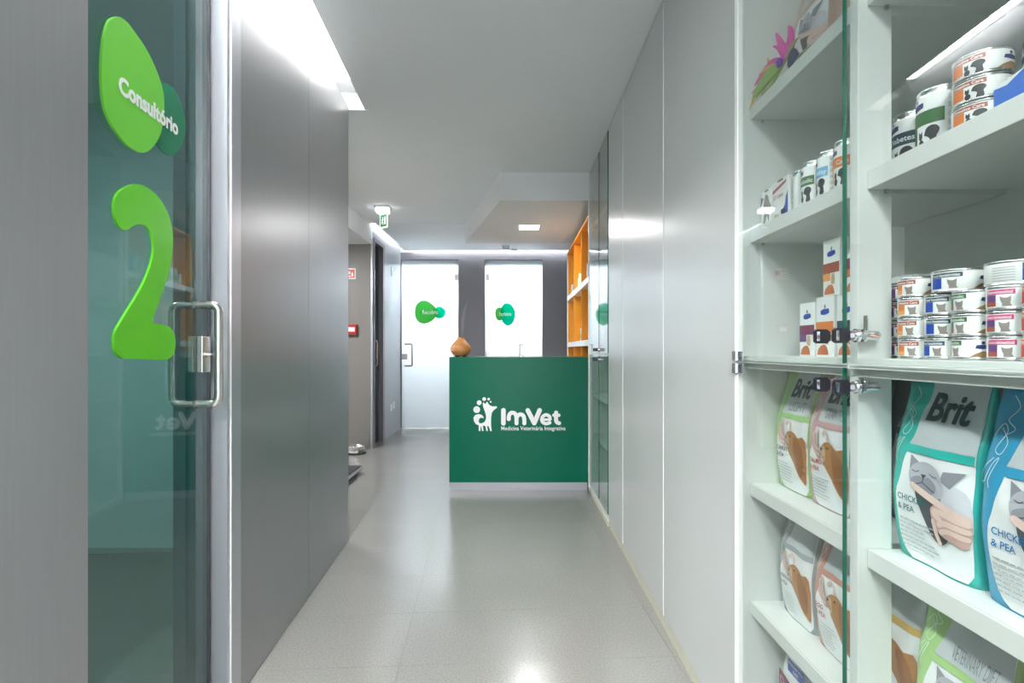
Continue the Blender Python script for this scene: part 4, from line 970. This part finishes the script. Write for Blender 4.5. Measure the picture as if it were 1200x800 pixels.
# ------------------------------------------------------------------ goods: bags
def make_bag(label, loc, w, h, d, colour, animal, flavour, fcol, deg=0, group='pet food bags', header=True, seedv=0, brand=True, swirl=True, diet=None, yellow=None):
    t = thing('food_bag', label, 'bag', loc, radians(deg), group)
    rnd = random.Random(seedv); ph = [rnd.uniform(0, 6) for _ in range(4)]
    NN = 5.0
    def ab(tv):
        a = d / 2 * (0.80 + 0.28 * sin(pi * min(1, tv / 0.75))) * (1 - 0.0 * tv)
        if tv > 0.62: a *= max(0.10, 1 - ((tv - 0.62) / 0.40) ** 1.5)
        b = w / 2 * (0.97 + 0.03 * sin(pi * tv) - 0.035 * max(0, tv - 0.6))
        if tv < 0.03: b *= 0.985
        return a, b
    def rip(un, tv): return 0.0016 * sin(9 * tv + ph[0] + 2 * un) * sin(5 * un + ph[1] + 4 * tv) + 0.0010 * sin(23 * tv + ph[2] + 7 * un) * (0.4 + tv)
    def fn(u, v, l):
        tv = min(max(v / h, 0), 1); a, b = ab(tv); un = max(-1, min(1, u / (w / 2)))
        q = max(0.0, 1 - abs(un * 0.985) ** NN) ** (1 / NN)
        return (-(a * q + rip(un * 0.985, tv) * q + l), -un * 0.985 * b, v)
    half = [-1, -0.992, -0.975, -0.94, -0.89] + [-0.82 + 0.082 * i for i in range(21)] + [0.89, 0.94, 0.975, 0.992]
    m = MB(); NR = 26; vs = []; fs = []
    for i in range(NR + 1):
        tv = i / NR; a, b = ab(tv)
        for sgn, lst in ((-1, half), (1, [-u for u in half])):
            for un in lst:
                q = max(0.0, 1 - abs(un) ** NN) ** (1 / NN)
                vs.append((sgn * (a * q + rip(un, tv) * q), -un * b, tv * h))
    NC = 2 * len(half)
    for i in range(NR):
        for kk in range(NC): fs.append((i * NC + kk, (i + 1) * NC + kk, (i + 1) * NC + (kk + 1) % NC, i * NC + (kk + 1) % NC))
    fs.append(tuple(range(NC))); fs.append(tuple(NR * NC + kk for kk in reversed(range(NC))))
    m.add(vs, fs, 0, True)
    part('pouch', m, colour, t, world=False)
    N = lambda pts: [(p[0] * w / 2, p[1] * h) for p in pts]
    left = spline([(-0.30, 1.0), (-0.27, 0.93), (-0.31, 0.86), (-0.38, 0.74), (-0.50, 0.58), (-0.66, 0.44), (-0.74, 0.36), (-0.72, 0.22), (-0.69, 0.12), (-0.60, 0.05), (-0.45, 0.012)], 3, False)
    lu = lambda tv: min(left, key=lambda p: abs(p[1] - tv))[0]
    foil = mat('foil_white', (0.82, 0.85, 0.86), 0.3, var=0.02, vscale=20)
    head = mat('foil_grey', (0.52, 0.57, 0.59), 0.28, var=0.03, vscale=20)
    rt = 0.955
    lay = lambda A, l: A.lay(fn, l, 0.012)
    part('white_panel', lay(Art().poly(N(left + [(0.84, 0.012), (rt - 0.02, 0.06), (rt, 0.14), (rt, 1.0)])), 0.0012), foil, t, world=False)
    base_fn = fn
    fn = lambda u, v, l: base_fn(u, v, l * 1.5 + 0.0009)      # prints lie well clear of the panel below
    up = [p for p in left if p[1] > 0.655]
    if header: part('grey_panel', lay(Art().poly(N(up + [(lu(0.655), 0.655), (rt, 0.655), (rt, 1.0)])), 0.0013), head, t, world=False)
    stripe = yellow or colour
    part('colour_stripe', lay(Art().poly(N([(lu(0.61), 0.61), (rt, 0.61), (rt, 0.655), (lu(0.655), 0.655)])), 0.0017), stripe, t, world=False)
    if brand: part('lettering', Art().text('Brit', -0.19 * w / 2, 0.80 * h, 0.064 * h / 0.30, bold=0.015, shear=0.2, xs=0.85, fat=0.02).lay(fn, 0.0021), pm('brand_ink', (0.015, 0.045, 0.05)), t, label='bold dark word Brit', world=False)
    if diet:
        part('lettering', Art().text(diet, -0.12 * w / 2, 0.682 * h, 0.034 * h / 0.3, width=0.9 * w / 2).lay(fn, 0.0021), pm('diet_grey', (0.25, 0.29, 0.30)), t, world=False)
    if flavour:
        A = Art()
        for i, s_ in enumerate(flavour.split('\n')): A.text(s_, -0.64 * w / 2, (0.335 - 0.055 * i) * h, 0.048 * h, bold=0.014, xs=1.0)
        part('lettering', A.lay(fn, 0.0021), fcol, t, world=False)
    A = Art()
    for i in range(7):
        v = (0.225 - 0.024 * i) * h; u = -0.62 * w / 2 + (0.04 if i > 4 else 0) * w / 2
        e = (0.02 + 0.3 * rnd.random()) * w / 2
        while u < e:
            L = rnd.uniform(0.06, 0.16) * w / 2; A.rect(u, u + L, v, v + 0.0022); u += L + 0.02 * w / 2
    part('fine_print', A.lay(fn, 0.0021), P_lgrey, t, world=False)
    if swirl:
        A = Art(); E = lambda pts: A.stroke(N(spline(pts, 4, False)), 0.0011, 6)
        E([(-0.72, 0.97), (-0.55, 0.92), (-0.66, 0.86), (-0.5, 0.82), (-0.62, 0.79)])
        E([(-0.82, 0.78), (-0.7, 0.84), (-0.6, 0.80), (-0.74, 0.72), (-0.62, 0.70), (-0.55, 0.76), (-0.7, 0.82)])
        E([(-0.72, 0.68), (-0.86, 0.63), (-0.93, 0.57), (-0.84, 0.56), (-0.78, 0.60), (-0.7, 0.66), (-0.62, 0.68), (-0.74, 0.58), (-0.72, 0.54)])
        part('swirl_print', A.lay(fn, 0.0012), pm('swirl', (0.72, 0.84, 0.82)), t, world=False)
    pp = lambda pts, m_, l, nm, sp=True: part(nm, lay(Art().poly(N(spline(pts, 3) if sp else pts)), l), m_, t, world=False)
    skin = pm('skin', (0.74, 0.56, 0.50)); skin2 = pm('skin_shade', (0.55, 0.36, 0.32))
    if animal == 'cat':
        g1 = pm('cat_grey', (0.27, 0.28, 0.32)); g2 = pm('cat_light', (0.44, 0.45, 0.50)); g3 = pm('cat_dark', (0.075, 0.08, 0.095)); g4 = pm('cat_pale', (0.62, 0.64, 0.70))
        pp([(0.40, 0.50), (0.70, 0.49), (0.94, 0.44), (0.94, 0.22), (0.6, 0.22), (0.45, 0.33)], g4, 0.0015, 'cat_body')
        pp([(-0.16, 0.42), (0.10, 0.41), (0.5, 0.36), (0.62, 0.24), (0.42, 0.165), (0.2, 0.19), (0.02, 0.27), (-0.12, 0.35)], g3, 0.0018, 'cat_chest')
        pp([(-0.34, 0.60), (-0.31, 0.50), (-0.05, 0.55)], g1, 0.0017, 'cat_ear', False)
        pp([(0.38, 0.50), (0.46, 0.55), (0.86, 0.565), (0.62, 0.47)], g1, 0.0017, 'cat_ear', False)
        pp([(-0.32, 0.50), (-0.22, 0.555), (0.02, 0.575), (0.25, 0.56), (0.42, 0.51), (0.46, 0.45), (0.38, 0.40), (0.2, 0.385), (-0.05, 0.395), (-0.25, 0.43)], g2, 0.0020, 'cat_head')
        pp([(-0.26, 0.47), (-0.1, 0.495), (0.0, 0.485), (0.14, 0.495), (0.3, 0.46), (0.26, 0.42), (0.1, 0.41), (-0.08, 0.415), (-0.22, 0.435)], g1, 0.0023, 'cat_muzzle')
        A = Art()
        A.poly(N([(-0.05, 0.507), (0.07, 0.507), (0.03, 0.487), (-0.01, 0.487)])); A.stroke(N(spline([(0.01, 0.487), (0.0, 0.465), (-0.12, 0.45), (-0.2, 0.447)], 3, False)), 0.0016, 6); A.stroke(N(spline([(0.0, 0.465), (0.14, 0.445), (0.26, 0.43)], 3, False)), 0.0016, 6)
        A.stroke(N(spline([(-0.24, 0.52), (-0.16, 0.513), (-0.1, 0.522)], 3, False)), 0.0013, 6); A.stroke(N(spline([(0.14, 0.518), (0.24, 0.507), (0.33, 0.51)], 3, False)), 0.0013, 6)
        part('cat_features', A.lay(fn, 0.0026), g3, t, world=False)
        A = Art()
        pp([(0.20, 0.33), (0.30, 0.365), (0.55, 0.375), (0.94, 0.345), (0.94, 0.20), (0.70, 0.20), (0.45, 0.215), (0.30, 0.25)], skin2, 0.0027, 'hand')
        A.stroke(N(spline([(-0.20, 0.437), (0.02, 0.412), (0.30, 0.385), (0.60, 0.362), (0.92, 0.34)], 3, False)), 0.0115, 10)
        A.stroke(N(spline([(0.42, 0.30), (0.32, 0.315), (0.30, 0.335), (0.45, 0.335), (0.92, 0.315)], 3, False)), 0.0095, 10)
        A.stroke(N(spline([(0.40, 0.272), (0.55, 0.288), (0.92, 0.28)], 3, False)), 0.0100, 10)
        A.stroke(N(spline([(0.44, 0.235), (0.60, 0.252), (0.92, 0.243)], 3, False)), 0.0085, 10)
        A.stroke(N(spline([(0.40, 0.175), (0.33, 0.215), (0.27, 0.28)], 3, False)), 0.0080, 10)
        part('hand', A.lay(fn, 0.0030), skin, t, world=False, label='pale hand stroking the cat')
        A = Art().poly(N(ellipse(-0.21, 0.440, 0.035, 0.008, 12))).poly(N(ellipse(0.405, 0.172, 0.03, 0.010, 12)))
        part('fingernail', A.lay(fn, 0.0036), pm('nail', (0.80, 0.60, 0.56)), t, world=False)
    elif animal == 'dog':
        b1 = pm('dog_brown', (0.42, 0.20, 0.07)); b2 = pm('dog_dark', (0.30, 0.13, 0.05)); b3 = pm('dog_light', (0.62, 0.42, 0.26))
        pp([(-0.10, 0.46), (0.02, 0.50), (0.20, 0.515), (0.42, 0.50), (0.62, 0.47), (0.92, 0.46), (0.92, 0.12), (0.78, 0.13), (0.62, 0.17), (0.42, 0.25), (0.22, 0.30), (0.06, 0.34), (-0.06, 0.40)], b1, 0.0018, 'dog_head')
        pp([(0.40, 0.47), (0.60, 0.46), (0.80, 0.40), (0.88, 0.28), (0.80, 0.16), (0.62, 0.20), (0.52, 0.30), (0.46, 0.38)], b2, 0.0021, 'dog_ear')
        pp([(-0.09, 0.455), (0.02, 0.48), (0.13, 0.455), (0.16, 0.39), (0.06, 0.36), (-0.05, 0.40)], b3, 0.0021, 'dog_muzzle')
        A = Art().poly(N(ellipse(-0.055, 0.455, 0.05, 0.013, 12))).poly(N(ellipse(0.24, 0.47, 0.035, 0.009, 12))); A.stroke(N(spline([(-0.03, 0.42), (0.05, 0.395), (0.14, 0.40)], 3, False)), 0.0013, 6)
        part('dog_features', A.lay(fn, 0.0024), pm('dog_nose', (0.03, 0.02, 0.02)), t, world=False)
        A = Art()
        pp([(-0.56, 0.55), (-0.44, 0.565), (-0.36, 0.52), (-0.26, 0.47), (-0.14, 0.43), (-0.10, 0.39), (-0.20, 0.375), (-0.36, 0.40), (-0.50, 0.45), (-0.56, 0.50)], skin2, 0.0020, 'hand')
        for pts in ([(-0.50, 0.56), (-0.46, 0.50), (-0.34, 0.455), (-0.16, 0.445)], [(-0.36, 0.585), (-0.34, 0.52), (-0.24, 0.475)], [(-0.52, 0.465), (-0.38, 0.42), (-0.20, 0.405)], [(-0.12, 0.565), (0.02, 0.59), (0.14, 0.565), (0.17, 0.53)]):
            A.stroke(N(spline(pts, 3, False)), 0.0062, 8)
        part('hand', A.lay(fn, 0.0026), skin, t, world=False, label='pink hand by the dog')
    return t

B_teal = mat('bag_teal', (0.03, 0.48, 0.42), 0.25, var=0.03, vscale=15); B_blue = mat('bag_blue', (0.04, 0.34, 0.58), 0.25, var=0.03, vscale=15); B_green = mat('bag_green', (0.38, 0.62, 0.24), 0.28, var=0.03, vscale=15)
B_pink = mat('bag_rose', (0.58, 0.36, 0.37), 0.28, var=0.03, vscale=15); B_silver = mat('bag_silver', (0.36, 0.40, 0.42), 0.25, var=0.03, vscale=15); B_salmon = mat('bag_salmon', (0.56, 0.27, 0.22), 0.28, var=0.03, vscale=15)
B_grey = mat('bag_grey', (0.20, 0.24, 0.26), 0.3); B_white = mat('bag_white', (0.78, 0.80, 0.80), 0.3); B_yellow = pm('stripe_ochre', (0.62, 0.40, 0.12)); B_olive = mat('bag_olive', (0.16, 0.15, 0.07), 0.4)
F_teal = pm('flavour_teal', (0.0, 0.15, 0.16)); F_blue = pm('flavour_blue', (0.0, 0.16, 0.42)); F_ink = pm('flavour_ink', (0.10, 0.09, 0.09)); F_red = pm('flavour_red', (0.45, 0.06, 0.05))
z4, z5, z6, zt = ZS[3], ZS[4], ZS[5], ZS[0]
make_bag('teal cat food bag marked chicken and pea on the middle bag shelf', (0.731, 0.884, z4), 0.178, 0.308, 0.084, B_teal, 'cat', 'CHICKEN\n& PEA', F_teal, seedv=1)
make_bag('blue cat food bag beside the teal bag', (0.728, 0.699, z4), 0.178, 0.308, 0.084, B_blue, 'cat', 'CHICKEN\n& PEA', F_blue, seedv=2, brand=False)
make_bag('dark grey food bag half hidden behind the teal bag', (0.855, 1.095, z4), 0.170, 0.306, 0.07, B_grey, None, None, F_ink, seedv=3, swirl=False)
make_bag('light green dog food bag beside the rose bag', (0.755, 1.370, z4), 0.162, 0.305, 0.084, B_green, 'dog', 'TURKEY\n& PEA', F_ink, seedv=4, diet='LIGHT')
make_bag('rose pink dog food bag beside the light green bag', (0.752, 1.205, z4), 0.162, 0.305, 0.084, B_pink, 'dog', 'SALMON\n& PEA', F_red, seedv=5, diet='GRAIN FREE')
make_bag('silver grey dog food bag on the lower bag shelf', (0.752, 1.345, z5), 0.160, 0.285, 0.084, B_silver, 'dog', 'HERRING\n& PEA', F_ink, seedv=6, brand=False)
make_bag('salmon coloured dog food bag beside the silver bag', (0.752, 1.180, z5), 0.160, 0.285, 0.084, B_salmon, 'dog', 'EGG\n& PEA', F_red, seedv=7, brand=False)
make_bag('dog food bag with ochre stripe behind the white post', (0.758, 1.015, z5), 0.156, 0.285, 0.082, B_olive, 'dog', None, F_ink, seedv=8, brand=False, yellow=B_yellow)
make_bag('light green cat food bag on the lower shelf of the near bay', (0.738, 0.838, z5), 0.178, 0.285, 0.084, B_green, 'cat', None, F_ink, seedv=9, brand=False, diet='VETERINARY DIET')
make_bag('salmon coloured cat food bag next to the light green cat bag', (0.738, 0.655, z5), 0.176, 0.285, 0.084, B_salmon, 'cat', None, F_ink, seedv=10, brand=False)
make_bag('salmon edged cat food bag on the top shelf by the feather toy', (0.778, 1.33, zt), 0.170, 0.305, 0.084, mat('bag_peach', (0.66, 0.44, 0.36), 0.3), 'cat', 'EGG\n& PEA', F_red, seedv=11, brand=False)
# white bag with plum panel on the lowest shelf
pb = make_bag('white dog food bag with plum panel and blue label on the lowest shelf', (0.752, 1.335, z6), 0.17, 0.275, 0.084, B_white, None, None, F_ink, seedv=12, brand=False, swirl=False, header=False, yellow=B_white)
pfn = lambda u, v, l: (-(0.0435 + l), -u, v)
part('plum_panel', Art().poly([(-0.074, 0.03), (0.074, 0.03), (0.074, 0.150), (-0.074, 0.178)]).lay(pfn, 0.002), P_purple, pb, world=False)
part('blue_label', Art().poly([(-0.030, 0.196), (0.045, 0.196), (0.045, 0.228), (-0.030, 0.228)]).lay(pfn, 0.001), P_blue, pb, world=False)
part('lettering', Art().text('PRESCRIPTION', -0.026, 0.215, 0.011, width=0.066, bold=0.01).text('DIET', -0.004, 0.201, 0.012, bold=0.01).lay(pfn, 0.0014), M_print_white, pb, world=False)
part('lettering', Art().text('Derm', -0.066, 0.142, 0.03, bold=0.005).lay(pfn, 0.0025), pm('pale_mauve', (0.55, 0.38, 0.46)), pb, world=False)

# feather toy on the top shelf
ty = thing('feather_toy', 'colourful pink and green feather toy on the top shelf', 'toy', (0.662, 1.318, zt))
ty.scale = (1.0, 1.35, 1.35)
def feather(name, pts, wid, m_):
    """flat curved blade with a little thickness"""
    # feathers lie on the shelf, only the tips that hang out in front of its edge may droop
    P = [Vector((p[0], p[1], max(p[2], wid + 0.002) if p[0] > -0.0155 else p[2])) for p in spline(pts, 5, False)]
    n = len(P); mb = MB(); vs = []; fs = []
    for i, p in enumerate(P):
        d = (P[min(i + 1, n - 1)] - P[max(i - 1, 0)]).normalized(); s_ = d.cross(Vector((-1, 0, 0))).normalized()
        wv = wid * max(0.08, sin(pi * (0.12 + 0.86 * i / (n - 1))))
        for (a, b) in ((-1, -0.0012), (1, -0.0012), (1, 0.0012), (-1, 0.0012)): vs.append(p + s_ * wv * a + Vector((b, 0, 0)))
    for i in range(n - 1):
        for a in range(4): fs.append((i * 4 + a, i * 4 + (a + 1) % 4, i * 4 + 4 + (a + 1) % 4, i * 4 + 4 + a))
    fs += [(3, 2, 1, 0), ((n - 1) * 4, (n - 1) * 4 + 1, (n - 1) * 4 + 2, (n - 1) * 4 + 3)]
    mb.add(vs, fs); return part(name, mb, m_, ty, world=False)
T_pink = mat('feather_pink', (0.80, 0.10, 0.45), 0.7); T_green = mat('feather_green', (0.28, 0.45, 0.10), 0.7); T_yel = mat('feather_yellow', (0.75, 0.55, 0.10), 0.7); T_navy = mat('toy_navy', (0.02, 0.03, 0.09), 0.5); T_vio = mat('toy_violet', (0.12, 0.02, 0.45), 0.5)
feather('feather', [(0, -0.02, 0.03), (-0.004, 0.03, 0.05), (-0.01, 0.085, 0.038)], 0.008, T_pink)
feather('feather', [(0, -0.03, 0.035), (-0.004, -0.012, 0.065), (-0.006, 0.004, 0.095)], 0.008, T_pink)
feather('feather', [(0, -0.045, 0.03), (-0.002, -0.045, 0.06), (-0.002, -0.035, 0.085)], 0.009, T_pink)
feather('feather', [(-0.004, -0.01, 0.03), (-0.016, 0.035, 0.024), (-0.022, 0.075, 0.004)], 0.013, T_green)
feather('feather', [(-0.006, 0.0, 0.028), (-0.018, 0.05, 0.016), (-0.024, 0.085, -0.01)], 0.004, T_yel)
feather('feather', [(0.002, 0.02, 0.04), (0.002, 0.04, 0.06), (0.002, 0.05, 0.075)], 0.004, T_yel)
for (yy, zz, wv, mm) in ((0.012, 0.075, 0.003, T_pink), (-0.055, 0.07, 0.004, T_pink), (0.10, 0.03, 0.003, T_pink), (0.088, 0.012, 0.003, T_yel), (0.06, -0.004, 0.004, T_green), (0.07, 0.052, 0.0025, T_yel), (-0.075, 0.04, 0.004, T_green)):
    feather('feather', [(0, -0.02, 0.028), (-0.005, -0.02 + (yy + 0.02) * 0.55, 0.03 + (zz - 0.028) * 0.7), (-0.008, yy, zz)], wv, mm)
m = MB().lathe([(0.0, 0.0), (0.008, 0.001), (0.012, 0.012), (0.011, 0.026), (0.006, 0.034), (0, 0.036)], n=16); part('body', m, T_navy, ty, world=False).location = (0, -0.048, 0)
m = MB().lathe([(0.0, 0.0), (0.006, 0.001), (0.008, 0.01), (0, 0.018)], n=14); part('bead', m, T_vio, ty, world=False).location = (-0.008, -0.012, 0.024)
m = MB().tube(spline([(-0.004, -0.06, 0.004), (-0.01, -0.09, 0.004), (0.0, -0.12, 0.004), (0.008, -0.09, 0.004)], 4, False), 0.0035, 8); part('cord', m, mat('toy_cord', (0.25, 0.32, 0.22), 0.7), ty, world=False)

# small price sticker inside the far bay
sk = thing('sticker', 'tiny pale sticker on the side panel of the display cabinet', 'sticker', (0.70, YA1, EYE + 0.2))
part('paper', MB().box(0.712, 0.734, YA1 - 0.0006, YA1 - 0.0001, EYE + 0.2, EYE + 0.222), mat('sticker_paper', (0.78, 0.76, 0.74), 0.5), sk)
part('symbol', MB().box(0.717, 0.729, YA1 - 0.0009, YA1 - 0.0006, EYE + 0.205, EYE + 0.217), mat('sticker_ink', (0.62, 0.52, 0.52), 0.5), sk)
